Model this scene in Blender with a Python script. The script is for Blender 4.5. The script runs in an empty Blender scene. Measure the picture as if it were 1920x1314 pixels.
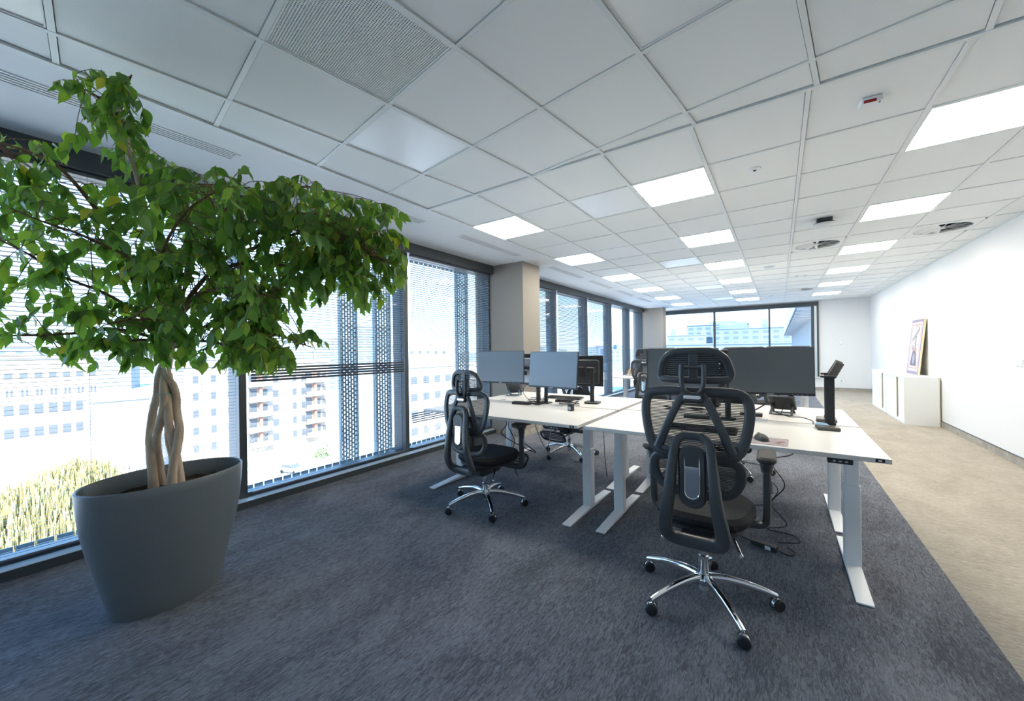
import bpy, math, random
from mathutils import Vector, Matrix, noise

random.seed(7)
C = bpy.context.scene.collection
S = bpy.context.scene
PI = math.pi
R = math.radians

# ---------------------------------------------------------------- camera
CAM_H = 1.366
FOC = 718.36
YAW, PITCH, ROLL = 0.6091910, -8.2e-05, -0.01395938
_f0 = Vector((-math.sin(YAW), math.cos(YAW), 0)); _r0 = Vector((math.cos(YAW), math.sin(YAW), 0)); _u0 = Vector((0, 0, 1))
FWD = _f0 * math.cos(PITCH) + _u0 * math.sin(PITCH)
_u1 = _u0 * math.cos(PITCH) - _f0 * math.sin(PITCH)
RGT = _r0 * math.cos(ROLL) + _u1 * math.sin(ROLL)
UPV = _u1 * math.cos(ROLL) - _r0 * math.sin(ROLL)
cam_d = bpy.data.cameras.new('camera')
cam_d.sensor_width = 36.0
cam_d.lens = FOC / 1920 * 36.0
cam_d.clip_start, cam_d.clip_end = 0.05, 3000
cam = bpy.data.objects.new('camera', cam_d)
C.objects.link(cam)
M = Matrix.Identity(4)
for i in range(3):
    M[i][0], M[i][1], M[i][2] = RGT[i], UPV[i], -FWD[i]
M[2][3] = CAM_H
cam.matrix_world = M
S.camera = cam


def dep(px, py, d):
    """point on the sight line of a photo pixel at forward distance d"""
    v = FWD + RGT * ((px - 960) / FOC) - UPV * ((py - 657) / FOC)
    return Vector((0, 0, CAM_H)) + v * d


def ground_at(px, dist):
    """horizontal position seen in pixel column px, at plan distance dist"""
    v = FWD + RGT * ((px - 960) / FOC)
    v = Vector((v.x, v.y, 0)).normalized() * dist
    return v


# ---------------------------------------------------------------- world, sun, exposure
S.view_settings.view_transform = 'Standard'
S.view_settings.look = 'None'
S.view_settings.exposure = 1.45
S.view_settings.gamma = 1.0
S.view_settings.use_curve_mapping = False
W = bpy.data.worlds.new('sky'); S.world = W
W.use_nodes = True
nt = W.node_tree; nt.nodes.clear()
wo = nt.nodes.new('ShaderNodeOutputWorld'); bg = nt.nodes.new('ShaderNodeBackground')
tc = nt.nodes.new('ShaderNodeTexCoord'); sx = nt.nodes.new('ShaderNodeSeparateXYZ'); rp = nt.nodes.new('ShaderNodeValToRGB')
nt.links.new(tc.outputs['Generated'], sx.inputs[0]); nt.links.new(sx.outputs['Z'], rp.inputs[0])
rp.color_ramp.elements[0].position = 0.0; rp.color_ramp.elements[0].color = (0.50, 0.75, 1.0, 1)
rp.color_ramp.elements[1].position = 0.6; rp.color_ramp.elements[1].color = (0.20, 0.50, 1.0, 1)
nt.links.new(rp.outputs[0], bg.inputs[0]); bg.inputs[1].default_value = 2.0
nt.links.new(bg.outputs[0], wo.inputs[0])
sun_d = bpy.data.lights.new('sun', 'SUN'); sun_d.energy = 9.5; sun_d.angle = R(1.0); sun_d.color = (1.0, 0.93, 0.82)
sun = bpy.data.objects.new('sun', sun_d); C.objects.link(sun)
sun.rotation_euler = (R(48), 0, R(62))          # from high behind the right wall: lights the facades across the street

# ---------------------------------------------------------------- materials
MATS = {}


def mat(name, col, rough=0.5, metal=0.0, spec=0.5, emit=None, estr=0.0, coat=0.0):
    m = bpy.data.materials.new(name); m.use_nodes = True
    b = m.node_tree.nodes['Principled BSDF']
    b.inputs['Base Color'].default_value = (*col, 1)
    b.inputs['Roughness'].default_value = rough
    b.inputs['Metallic'].default_value = metal
    b.inputs['Specular IOR Level'].default_value = spec
    if coat: b.inputs['Coat Weight'].default_value = coat
    if emit:
        b.inputs['Emission Color'].default_value = (*emit, 1); b.inputs['Emission Strength'].default_value = estr
    MATS[name] = m
    return m


def noisy(name, c1, c2, scale, rough=0.6, stretch=(1, 1, 1), bump=0.0, detail=4, lo=0.35, hi=0.65, bdist=0.01, spec=0.3):
    """principled with a noise mix of two colours and an optional bump, in object coordinates"""
    m = mat(name, c1, rough, spec=spec); n = m.node_tree.nodes; l = m.node_tree.links; b = n['Principled BSDF']
    t = n.new('ShaderNodeTexCoord'); mp = n.new('ShaderNodeMapping'); mp.inputs['Scale'].default_value = stretch
    nz = n.new('ShaderNodeTexNoise'); nz.inputs['Scale'].default_value = scale; nz.inputs['Detail'].default_value = detail
    cr = n.new('ShaderNodeValToRGB'); cr.color_ramp.elements[0].position = lo; cr.color_ramp.elements[1].position = hi
    cr.color_ramp.elements[0].color = (*c1, 1); cr.color_ramp.elements[1].color = (*c2, 1)
    l.new(t.outputs['Object'], mp.inputs[0]); l.new(mp.outputs[0], nz.inputs['Vector']); l.new(nz.outputs[0], cr.inputs[0])
    l.new(cr.outputs[0], b.inputs['Base Color'])
    if bump:
        bp = n.new('ShaderNodeBump'); bp.inputs['Strength'].default_value = bump; bp.inputs['Distance'].default_value = bdist
        l.new(nz.outputs[0], bp.inputs['Height']); l.new(bp.outputs[0], b.inputs['Normal'])
    return m


mat('white_wall', (0.76, 0.765, 0.76), 0.7, spec=0.2)
mat('ceiling_tile', (0.83, 0.84, 0.82), 0.75, spec=0.2)
mat('ceiling_bar', (0.76, 0.78, 0.76), 0.45)
mat('soffit', (0.80, 0.81, 0.81), 0.8, spec=0.2)
mat('satin_panel', (0.84, 0.85, 0.85), 0.28, spec=0.9)
mat('light_on', (1, 1, 1), 0.4, emit=(1.0, 0.94, 0.83), estr=9.0)
mat('pillar', (0.29, 0.265, 0.235), 0.8, spec=0.2)
mat('frame_dark', (0.045, 0.055, 0.062), 0.4)
mat('sill_metal', (0.52, 0.60, 0.64), 0.35, 0.2)
mat('slat', (0.10, 0.11, 0.125), 0.45)
mat('cord', (0.5, 0.5, 0.5), 0.6)
mat('black_plastic', (0.022, 0.024, 0.027), 0.42)
mat('black_soft', (0.013, 0.014, 0.016), 0.6, spec=0.3)
mat('chair_plastic', (0.050, 0.054, 0.059), 0.36, spec=0.6)
mat('pad_grey', (0.055, 0.052, 0.048), 0.5)
mat('chrome', (0.78, 0.79, 0.80), 0.07, 1.0)
mat('screen', (0.030, 0.040, 0.047), 0.36, spec=0.5).node_tree.nodes['Principled BSDF'].inputs['IOR'].default_value = 2.3
mat('bezel', (0.020, 0.022, 0.024), 0.35)
mat('monitor_back', (0.045, 0.048, 0.052), 0.45)
mat('silver_back', (0.42, 0.46, 0.50), 0.35, 0.4)
mat('desk_white', (0.76, 0.735, 0.69), 0.42)
mat('desk_edge', (0.84, 0.83, 0.80), 0.5)
mat('leg_white', (0.84, 0.85, 0.86), 0.4)
mat('cabinet_white', (0.80, 0.81, 0.80), 0.45)
mat('cabinet_edge', (0.78, 0.68, 0.45), 0.6)
mat('dark_gap', (0.02, 0.022, 0.02), 0.8)
mat('logo_white', (0.75, 0.75, 0.75), 0.5)
mat('red_lens', (0.30, 0.008, 0.012), 0.2)
mat('planter', (0.135, 0.155, 0.170), 0.40, spec=0.5)
mat('lamp_grey', (0.09, 0.085, 0.078), 0.4)
mat('green_tie', (0.05, 0.35, 0.2), 0.5)
mat('blue_film', (0.35, 0.55, 0.72), 0.15)
mat('phone_grey', (0.06, 0.065, 0.07), 0.45)
mat('phone_stand', (0.16, 0.22, 0.28), 0.4)
mat('beige_phone', (0.40, 0.34, 0.25), 0.5)
mat('socket', (0.80, 0.80, 0.80), 0.4); mat('silver_disc', (0.62, 0.63, 0.62), 0.35)
noisy('mouse_pad', (0.42, 0.37, 0.37), (0.26, 0.12, 0.13), 16, 0.8, lo=0.5, hi=0.68)
noisy('soil', (0.018, 0.012, 0.008), (0.07, 0.045, 0.028), 60, 0.95, bump=0.9, bdist=0.02)
noisy('bark', (0.42, 0.315, 0.22), (0.60, 0.48, 0.36), 22, 0.8, stretch=(1, 1, 0.35), bump=0.5, bdist=0.006)
noisy('twig_bark', (0.14, 0.075, 0.04), (0.24, 0.14, 0.08), 30, 0.8)
noisy('baseboard', (0.30, 0.27, 0.235), (0.40, 0.37, 0.32), 9, 0.7)
noisy('seat_fabric', (0.010, 0.011, 0.012), (0.028, 0.029, 0.031), 220, 0.85, bump=0.3, bdist=0.002)
# outside
mat('out_glass', (0.085, 0.095, 0.105), 0.3); mat('out_glass_haze', (0.09, 0.115, 0.135), 0.4)  # second glass: skyline panes with distance haze put into the colour
noisy('out_cream', (0.34, 0.29, 0.24), (0.40, 0.35, 0.29), 0.3, 0.9)
noisy('out_white', (0.42, 0.42, 0.42), (0.48, 0.48, 0.48), 0.3, 0.9)
noisy('out_pale', (0.13, 0.17, 0.20), (0.16, 0.20, 0.23), 0.1, 0.9)  # skyline walls, distance haze painted into the pale blue; wing trim shares it
noisy('out_far_haze', (0.17, 0.20, 0.225), (0.20, 0.23, 0.255), 0.05, 0.9)  # horizon walls, air haze painted into the tone
noisy('out_ground', (0.50, 0.48, 0.44), (0.66, 0.64, 0.60), 0.08, 0.95)
mat('out_red', (0.55, 0.20, 0.13), 0.8)
mat('out_roof', (0.42, 0.36, 0.33), 0.9)
mat('out_steel', (0.13, 0.17, 0.20), 0.4, 0.5)
mat('fin_metal', (0.24, 0.30, 0.31), 0.5)
mat('wing_blue', (0.10, 0.17, 0.23), 0.3)
noisy('willow', (0.30, 0.26, 0.10), (0.42, 0.36, 0.16), 1.5, 0.9)
noisy('bare_twig', (0.20, 0.17, 0.14), (0.30, 0.26, 0.22), 3, 0.9)
noisy('out_green', (0.10, 0.17, 0.06), (0.17, 0.25, 0.09), 2, 0.9)
mat('car_paint', (0.62, 0.63, 0.65), 0.25, 0.3)


def carpet(name, c1, c2, c3, ax):
    """cut-and-loop carpet: long streaks along one axis, fine ribs, patches"""
    m = mat(name, c1, 0.92, spec=0.15); n = m.node_tree.nodes; l = m.node_tree.links; b = n['Principled BSDF']
    t = n.new('ShaderNodeTexCoord')

    def layer(scale, stretch, detail, dist=0.0):
        mp = n.new('ShaderNodeMapping'); mp.inputs['Scale'].default_value = stretch
        nz = n.new('ShaderNodeTexNoise'); nz.inputs['Scale'].default_value = scale; nz.inputs['Detail'].default_value = detail
        nz.inputs['Distortion'].default_value = dist
        l.new(t.outputs['Object'], mp.inputs[0]); l.new(mp.outputs[0], nz.inputs['Vector'])
        return nz
    st = (1, 0.20, 1) if ax == 'y' else (0.20, 1, 1)
    streak = layer(95, st, 6, 1.6); patch = layer(3.0, (1, 0.5, 1), 5, 1.0); fine = layer(330, (1, 1, 1), 2)
    cr = n.new('ShaderNodeValToRGB'); e = cr.color_ramp.elements
    e[0].position, e[1].position = 0.36, 0.66; e[0].color = (*c1, 1); e[1].color = (*c2, 1)
    mixv = n.new('ShaderNodeMath'); mixv.operation = 'MULTIPLY_ADD'
    l.new(patch.outputs[0], mixv.inputs[0]); mixv.inputs[1].default_value = 0.45
    sub = n.new('ShaderNodeMath'); sub.operation = 'SUBTRACT'; sub.inputs[1].default_value = 0.225
    l.new(streak.outputs[0], sub.inputs[0]); l.new(sub.outputs[0], mixv.inputs[2])
    l.new(mixv.outputs[0], cr.inputs[0])
    mx = n.new('ShaderNodeMixRGB'); mx.blend_type = 'MIX'
    cr2 = n.new('ShaderNodeValToRGB'); cr2.color_ramp.elements[0].position = 0.45; cr2.color_ramp.elements[1].position = 0.7
    cr2.color_ramp.elements[0].color = (0, 0, 0, 1); cr2.color_ramp.elements[1].color = (0.6, 0.6, 0.6, 1)
    l.new(fine.outputs[0], cr2.inputs[0]); l.new(cr2.outputs[0], mx.inputs[0]); l.new(cr.outputs[0], mx.inputs[1]); mx.inputs[2].default_value = (*c3, 1)
    l.new(mx.outputs[0], b.inputs['Base Color'])
    ad = n.new('ShaderNodeMath'); ad.operation = 'MULTIPLY_ADD'; ad.inputs[1].default_value = 0.35
    l.new(fine.outputs[0], ad.inputs[0]); l.new(mixv.outputs[0], ad.inputs[2])
    bp = n.new('ShaderNodeBump'); bp.inputs['Strength'].default_value = 0.7; bp.inputs['Distance'].default_value = 0.012
    l.new(ad.outputs[0], bp.inputs['Height']); l.new(bp.outputs[0], b.inputs['Normal'])
    return m


carpet('carpet_dark', (0.078, 0.084, 0.100), (0.230, 0.246, 0.280), (0.130, 0.138, 0.158), 'y')
carpet('carpet_light', (0.34, 0.300, 0.245), (0.52, 0.475, 0.40), (0.40, 0.365, 0.305), 'x')


def glass(name, tint, fac):
    m = bpy.data.materials.new(name); m.use_nodes = True; n = m.node_tree.nodes; l = m.node_tree.links; n.clear()
    o = n.new('ShaderNodeOutputMaterial'); mx = n.new('ShaderNodeMixShader'); tr = n.new('ShaderNodeBsdfTransparent'); gl = n.new('ShaderNodeBsdfGlossy')
    tr.inputs[0].default_value = (*tint, 1); gl.inputs['Roughness'].default_value = 0.02
    fr = n.new('ShaderNodeFresnel'); fr.inputs[0].default_value = 1.35
    ml = n.new('ShaderNodeMath'); ml.operation = 'MULTIPLY'; ml.inputs[1].default_value = fac
    l.new(fr.outputs[0], ml.inputs[0]); l.new(ml.outputs[0], mx.inputs[0]); l.new(tr.outputs[0], mx.inputs[1]); l.new(gl.outputs[0], mx.inputs[2]); l.new(mx.outputs[0], o.inputs[0])
    MATS[name] = m


glass('glass', (0.93, 0.97, 1.0), 0.4)


def mesh_fabric(name, col, scale, open_frac):
    """woven mesh: dark threads in horizontal rows with open gaps between"""
    m = bpy.data.materials.new(name); m.use_nodes = True; n = m.node_tree.nodes; l = m.node_tree.links
    b = n['Principled BSDF']; b.inputs['Base Color'].default_value = (*col, 1); b.inputs['Roughness'].default_value = 0.7
    o = n['Material Output']; tr = n.new('ShaderNodeBsdfTransparent'); mx = n.new('ShaderNodeMixShader')
    t = n.new('ShaderNodeTexCoord'); w = n.new('ShaderNodeTexWave'); w.bands_direction = 'Z'; w.inputs['Scale'].default_value = scale
    w.inputs['Distortion'].default_value = 0.4; w.inputs['Detail'].default_value = 1.0
    cr = n.new('ShaderNodeValToRGB'); cr.color_ramp.elements[0].position = open_frac - 0.12; cr.color_ramp.elements[1].position = open_frac + 0.12
    cr.color_ramp.elements[0].color = (0.38, 0.38, 0.38, 1)
    l.new(t.outputs['Object'], w.inputs['Vector']); l.new(w.outputs[0], cr.inputs[0]); l.new(cr.outputs[0], mx.inputs[0])
    l.new(tr.outputs[0], mx.inputs[1]); l.new(b.outputs[0], mx.inputs[2]); l.new(mx.outputs[0], o.inputs[0])
    MATS[name] = m


mesh_fabric('back_mesh', (0.02, 0.021, 0.023), 42, 0.36)
mesh_fabric('head_mesh', (0.028, 0.036, 0.042), 30, 0.22)


def leaf_mat(name, c, tcol):
    m = bpy.data.materials.new(name); m.use_nodes = True; n = m.node_tree.nodes; l = m.node_tree.links
    b = n['Principled BSDF']; b.inputs['Roughness'].default_value = 0.38
    o = n['Material Output']; tr = n.new('ShaderNodeBsdfTranslucent'); mx = n.new('ShaderNodeMixShader'); mx.inputs[0].default_value = 0.42
    t = n.new('ShaderNodeTexCoord'); nz = n.new('ShaderNodeTexNoise'); nz.inputs['Scale'].default_value = 9
    mp = n.new('ShaderNodeNewGeometry')
    cr = n.new('ShaderNodeValToRGB'); cr.color_ramp.elements[0].color = (c[0] * 0.7, c[1] * 0.7, c[2] * 0.7, 1); cr.color_ramp.elements[1].color = (c[0] * 1.5, c[1] * 1.4, c[2] * 1.3, 1)
    oi = n.new('ShaderNodeObjectInfo'); ad = n.new('ShaderNodeMath'); ad.operation = 'ADD'; fr = n.new('ShaderNodeMath'); fr.operation = 'FRACT'
    l.new(mp.outputs['Random Per Island'], ad.inputs[0]); l.new(oi.outputs['Random'], ad.inputs[1]); l.new(ad.outputs[0], fr.inputs[0]); l.new(fr.outputs[0], cr.inputs[0]); l.new(cr.outputs[0], b.inputs['Base Color'])
    tr.inputs[0].default_value = (*tcol, 1)
    l.new(b.outputs[0], mx.inputs[1]); l.new(tr.outputs[0], mx.inputs[2]); l.new(mx.outputs[0], o.inputs[0])
    MATS[name] = m


leaf_mat('leaf_dark', (0.060, 0.150, 0.036), (0.19, 0.38, 0.04))
leaf_mat('leaf_mid', (0.095, 0.205, 0.045), (0.26, 0.48, 0.04))
leaf_mat('leaf_bright', (0.16, 0.30, 0.042), (0.40, 0.60, 0.05))
leaf_mat('leaf_yellow', (0.36, 0.36, 0.03), (0.6, 0.6, 0.05))

# ---------------------------------------------------------------- mesh helpers


def catmull(pts, n, closed=False):
    P = [Vector(p) for p in pts]; out = []; N = len(P)
    rng = range(N if closed else N - 1)
    for i in rng:
        p1, p2 = P[i], P[(i + 1) % N]
        p0 = P[(i - 1) % N] if closed or i > 0 else p1 * 2 - p2
        p3 = P[(i + 2) % N] if closed or i + 2 < N else p2 * 2 - p1
        for k in range(n):
            t = k / n
            out.append(0.5 * ((2 * p1) + (p2 - p0) * t + (2 * p0 - 5 * p1 + 4 * p2 - p3) * t * t + (3 * p1 - p0 - 3 * p2 + p3) * t ** 3))
    if not closed: out.append(P[-1])
    return out


def rrect(w, h, r, seg=4, cx=0.0, cy=0.0):
    out = []
    for k, (sx_, sy_) in enumerate(((1, 1), (-1, 1), (-1, -1), (1, -1))):
        for j in range(seg + 1):
            a = PI / 2 * k + PI / 2 * j / seg
            out.append((cx + sx_ * (w / 2 - r) + r * math.cos(a), cy + sy_ * (h / 2 - r) + r * math.sin(a)))
    return out


class MB:
    def __init__(s):
        s.v, s.f = [], []
        s.m = Matrix.Identity(4)

    def add(s, vs, fs):
        o = len(s.v)
        s.v += [tuple(s.m @ Vector(p)) for p in vs]
        s.f += [tuple(o + i for i in f) for f in fs]
        return s

    def box(s, x0, x1, y0, y1, z0, z1):
        vs = [(x, y, z) for z in (z0, z1) for y in (y0, y1) for x in (x0, x1)]
        return s.add(vs, [(0, 2, 3, 1), (4, 5, 7, 6), (0, 1, 5, 4), (2, 6, 7, 3), (0, 4, 6, 2), (1, 3, 7, 5)])

    def prism(s, outline, z0, z1, ch=0.0, axis='z'):
        """outline extruded along an axis, edges chamfered by ch; the outline runs counter-clockwise"""
        n = len(outline)

        def inset(c):
            if not c: return outline
            out = []
            for i in range(n):
                a, b, d = Vector(outline[i - 1]), Vector(outline[i]), Vector(outline[(i + 1) % n])
                e1 = (b - a).normalized() if (b - a).length > 1e-9 else Vector((0, 0)); e2 = (d - b).normalized() if (d - b).length > 1e-9 else e1
                if e1.length == 0: e1 = e2
                nn = Vector((-(e1.y + e2.y), e1.x + e2.x))
                if nn.length < 1e-6: nn = Vector((-e1.y, e1.x))
                nn.normalize(); k = max(0.4, nn.dot(Vector((-e1.y, e1.x))))
                out.append(tuple(b + nn * (c / k)))
            return out
        layers = [(outline, z0), (outline, z1)] if not ch else [(inset(ch), z0), (outline, z0 + ch), (outline, z1 - ch), (inset(ch), z1)]

        def P(p, z):
            return (p[0], p[1], z) if axis == 'z' else ((p[0], z, p[1]) if axis == 'y' else (z, p[0], p[1]))
        vs = [P(p, z) for o, z in layers for p in o]; fs = []
        for k in range(len(layers) - 1):
            for i in range(n):
                j = (i + 1) % n; fs.append((k * n + i, k * n + j, (k + 1) * n + j, (k + 1) * n + i))
        fs.append(tuple(reversed(range(n)))); fs.append(tuple((len(layers) - 1) * n + i for i in range(n)))
        return s.add(vs, fs)

    def rbox(s, cx, cy, cz, w, d, h, r=0.01, ch=0.003, axis='z', seg=4):
        if axis == 'z': return s.prism(rrect(w, d, r, seg, cx, cy), cz - h / 2, cz + h / 2, ch, 'z')
        if axis == 'y': return s.prism(rrect(w, h, r, seg, cx, cz), cy - d / 2, cy + d / 2, ch, 'y')
        return s.prism(rrect(d, h, r, seg, cy, cz), cx - w / 2, cx + w / 2, ch, 'x')

    def sweep(s, path, a, b=None, n=8, closed=False, ref=(0, 1, 0), caps=True, square=0.0):
        """tube of elliptical section: a across, b along the reference direction; a, b may be lists"""
        P = [Vector(p) for p in path]; N = len(P); vs, fs = [], []
        b = a if b is None else b
        A = a if isinstance(a, (list, tuple)) else [a] * N
        B = b if isinstance(b, (list, tuple)) else [b] * N
        rv = Vector(ref)
        for i in range(N):
            if closed: t = P[(i + 1) % N] - P[i - 1]
            else: t = P[min(i + 1, N - 1)] - P[max(i - 1, 0)]
            t.normalize()
            e2 = rv - t * rv.dot(t)
            if e2.length < 1e-3: e2 = t.orthogonal()
            e2.normalize(); e1 = t.cross(e2)
            for k in range(n):
                an = 2 * PI * (k + 0.5) / n; c_, s_ = math.cos(an), math.sin(an)
                if square:
                    c_ = math.copysign(abs(c_) ** (1 - square), c_); s_ = math.copysign(abs(s_) ** (1 - square), s_)
                vs.append(P[i] + e1 * (A[i] * c_) + e2 * (B[i] * s_))
        for i in range(N if closed else N - 1):
            j = (i + 1) % N
            for k in range(n):
                l = (k + 1) % n
                fs.append((i * n + k, i * n + l, j * n + l, j * n + k))
        if not closed and caps:
            fs.append(tuple(range(n))); fs.append(tuple((N - 1) * n + k for k in range(n)))
        return s.add(vs, fs)

    def cyl(s, p0, p1, r, r2=None, n=12):
        return s.sweep([p0, p1], [r, r if r2 is None else r2], n=n, ref=(0.31, 0.77, 0.55))

    def lathe(s, prof, n=24, c=(0, 0, 0), sx_=1.0, sy_=1.0, closed=False):
        vs, fs = [], []
        for r, z in prof:
            for k in range(n):
                a = 2 * PI * k / n; vs.append((c[0] + r * sx_ * math.cos(a), c[1] + r * sy_ * math.sin(a), c[2] + z))
        m = len(prof)
        for i in range(m if closed else m - 1):
            for k in range(n):
                l = (k + 1) % n; j = (i + 1) % m; fs.append((i * n + k, i * n + l, j * n + l, j * n + k))
        if not closed:
            if prof[0][0] > 1e-6: fs.append(tuple(range(n)))
            if prof[-1][0] > 1e-6: fs.append(tuple((m - 1) * n + k for k in range(n)))
        return s.add(vs, fs)

    def surf(s, fn, nu, nv):
        vs = [fn(i / nu, j / nv) for j in range(nv + 1) for i in range(nu + 1)]
        return s.add(vs, [(j * (nu + 1) + i, j * (nu + 1) + i + 1, (j + 1) * (nu + 1) + i + 1, (j + 1) * (nu + 1) + i) for j in range(nv) for i in range(nu)])

    def mesh(s, name, m, smooth=True):
        me = bpy.data.meshes.new(name); me.from_pydata([tuple(p) for p in s.v], [], s.f)
        import bmesh
        bm = bmesh.new(); bm.from_mesh(me); bmesh.ops.recalc_face_normals(bm, faces=bm.faces); bm.to_mesh(me); bm.free()
        me.materials.append(MATS[m])
        if smooth:
            me.shade_smooth(); me.set_sharp_from_angle(angle=R(38))
        return me

    def build(s, name, m, parent=None, smooth=True, **k):
        return place(s.mesh(name, m, smooth), name, parent, **k)


def place(me, name, parent=None, mw=None, label=None, cat=None, group=None, kind=None):
    o = bpy.data.objects.new(name, me); C.objects.link(o)
    if parent is not None: o.parent = parent
    if mw is not None: o.matrix_local = mw
    tag(o, label, cat, group, kind)
    return o


def tag(o, label=None, cat=None, group=None, kind=None):
    if label: o['label'] = label
    if cat: o['category'] = cat
    if group: o['group'] = group
    if kind: o['kind'] = kind
    return o


def thing(name, label, cat, loc=(0, 0, 0), rz=0.0, group=None, kind=None):
    o = bpy.data.objects.new(name, None); C.objects.link(o); o.empty_display_size = 0.1
    o.location = loc; o.rotation_euler = (0, 0, rz)
    return tag(o, label, cat, group, kind)


def clip(poly, a, b, c):
    """keep the side a*x + b*y <= c of a convex polygon"""
    out = []
    for i in range(len(poly)):
        p, q = poly[i], poly[(i + 1) % len(poly)]
        dp, dq = a * p[0] + b * p[1] - c, a * q[0] + b * q[1] - c
        if dp <= 0: out.append(p)
        if (dp < 0 < dq) or (dq < 0 < dp):
            t = dp / (dp - dq); out.append((p[0] + (q[0] - p[0]) * t, p[1] + (q[1] - p[1]) * t))
    return out


def area(poly):
    return 0.5 * sum(poly[i][0] * poly[(i + 1) % len(poly)][1] - poly[(i + 1) % len(poly)][0] * poly[i][1] for i in range(len(poly)))


def shrink(poly, d):
    out = poly
    n = len(poly)
    for i in range(n):
        p, q = poly[i], poly[(i + 1) % n]; L = math.hypot(q[0] - p[0], q[1] - p[1])
        if L < 1e-6: continue
        a, b = (q[1] - p[1]) / L, -(q[0] - p[0]) / L      # outward normal of a ccw polygon
        out = clip(out, a, b, a * p[0] + b * p[1] - d)
        if len(out) < 3: return []
    return out


# ================================================================ THE ROOM
CEIL = 2.779
XW, XR = -4.05, 2.19          # glass line, right wall
YB, YF = -2.6, 15.2           # wall behind the camera, far wall
XC = 0.795                    # carpet change
struct = dict(kind='structure')


def slabobj(name, x0, x1, y0, y1, z0, z1, m, parent=None, **k):
    return MB().box(x0, x1, y0, y1, z0, z1).build(name, m, parent, smooth=False, **k)


slabobj('floor', -4.3, XC, YB - 0.2, YF + 0.2, -0.3, 0.0, 'carpet_dark', label='dark grey textured carpet floor under the desks', **struct)
slabobj('floor', XC, XR + 0.2, YB - 0.2, YF + 0.2, -0.3, 0.0, 'carpet_light', label='beige streaked carpet floor strip along the white wall', **struct)
slabobj('wall_right', XR, XR + 0.2, YB - 0.2, YF + 0.2, 0.0, 3.2, 'white_wall', label='long white wall behind the low cabinets', **struct)
slabobj('wall_back', -4.3, XR, YB - 0.2, YB, 0.0, 3.2, 'white_wall', label='white wall closing the other end of the office', **struct)
# far wall around its window
FX0, FX1, FZ0, FZ1 = -3.95, 1.01, 0.42, 2.75
wf = slabobj('wall_far', FX1, XR, YF, YF + 0.2, 0.0, 3.2, 'white_wall', label='white end wall beside the wide window', **struct)
slabobj('parapet', -4.3, FX1, YF, YF + 0.2, 0.0, FZ0, 'white_wall', wf)
slabobj('lintel', -4.3, FX1, YF, YF + 0.2, FZ1, 3.2, 'white_wall', wf)
bb = slabobj('baseboard_right', XR - 0.012, XR, YB, YF, 0.0, 0.094, 'baseboard', label='beige carpet skirting along the white wall', **struct)
slabobj('edge_strip', XR - 0.014, XR, YB, YF, 0.094, 0.102, 'frame_dark', bb)
bb = slabobj('baseboard_far', -3.3, XR - 0.014, YF - 0.012, YF, 0.0, 0.085, 'baseboard', label='carpet skirting along the end wall', **struct)
slabobj('edge_strip', -3.3, XR - 0.014, YF - 0.014, YF, 0.085, 0.093, 'frame_dark', bb)

# pillars
for (x0, x1, y0, y1, lab) in ((-4.3, -3.32, 5.08, 5.60, 'taupe square pillar between the two runs of blinds'), (-4.3, -3.28, 13.8, 14.26, 'taupe corner pillar beside the end window')):
    p = slabobj('pillar', x0, x1, y0, y1, 0.0, CEIL, 'pillar', label=lab, **struct)
    slabobj('skirting', x0, x1 + 0.012, y0 - 0.012, y1 + 0.012, 0.0, 0.09, 'baseboard', p)

# ---- ceiling: soffit strip, tiles and bars
XS = -2.862                   # edge between plasterboard strip and tile grid
cl = slabobj('ceiling', -4.3, XS, YB, YF, CEIL, CEIL + 0.3, 'soffit', label='white suspended ceiling of square tiles with a plain strip by the windows', **struct)
slabobj('backing', XS, XR, YB, YF, CEIL + 0.06, CEIL + 0.3, 'soffit', cl)
slabobj('edge_trim', XS - 0.012, XS + 0.012, YB, YF, CEIL - 0.004, CEIL + 0.03, 'ceiling_bar', cl)
slabobj('edge_trim', XR - 0.02, XR, YB, YF, CEIL - 0.002, CEIL + 0.03, 'ceiling_bar', cl)
YH = 2.672                    # where the two grids meet
GX = [0.749 - 0.6 * i for i in range(-3, 7)]          # runner lines of the rear grid
GX = [x for x in GX if XS + 0.1 < x < XR]
PY = 0.644
GY = [3.329 + PY * k for k in range(-1, 19)]; GY[0] = YH
slabobj('hinge_bar', XS, XR, YH - 0.014, YH + 0.014, CEIL - 0.003, CEIL + 0.03, 'ceiling_bar', cl)
BARW = 0.012
for x in GX:
    slabobj('grid_runner', x - BARW, x + BARW, YH, YF, CEIL, CEIL + 0.03, 'ceiling_bar', cl)
for y in GY[1:]:
    slabobj('cross_bar', XS, XR, y - BARW * 0.7, y + BARW * 0.7, CEIL + 0.001, CEIL + 0.03, 'ceiling_bar', cl)
colx = [XR] + GX + [XS]
LIGHT_COLS = {(0.749, 'right'), (-1.051, 'mid'), (-2.862, 'left')}
lights, offs, tiles_special = [], [], {}
rows = GY + [YF]
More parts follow.
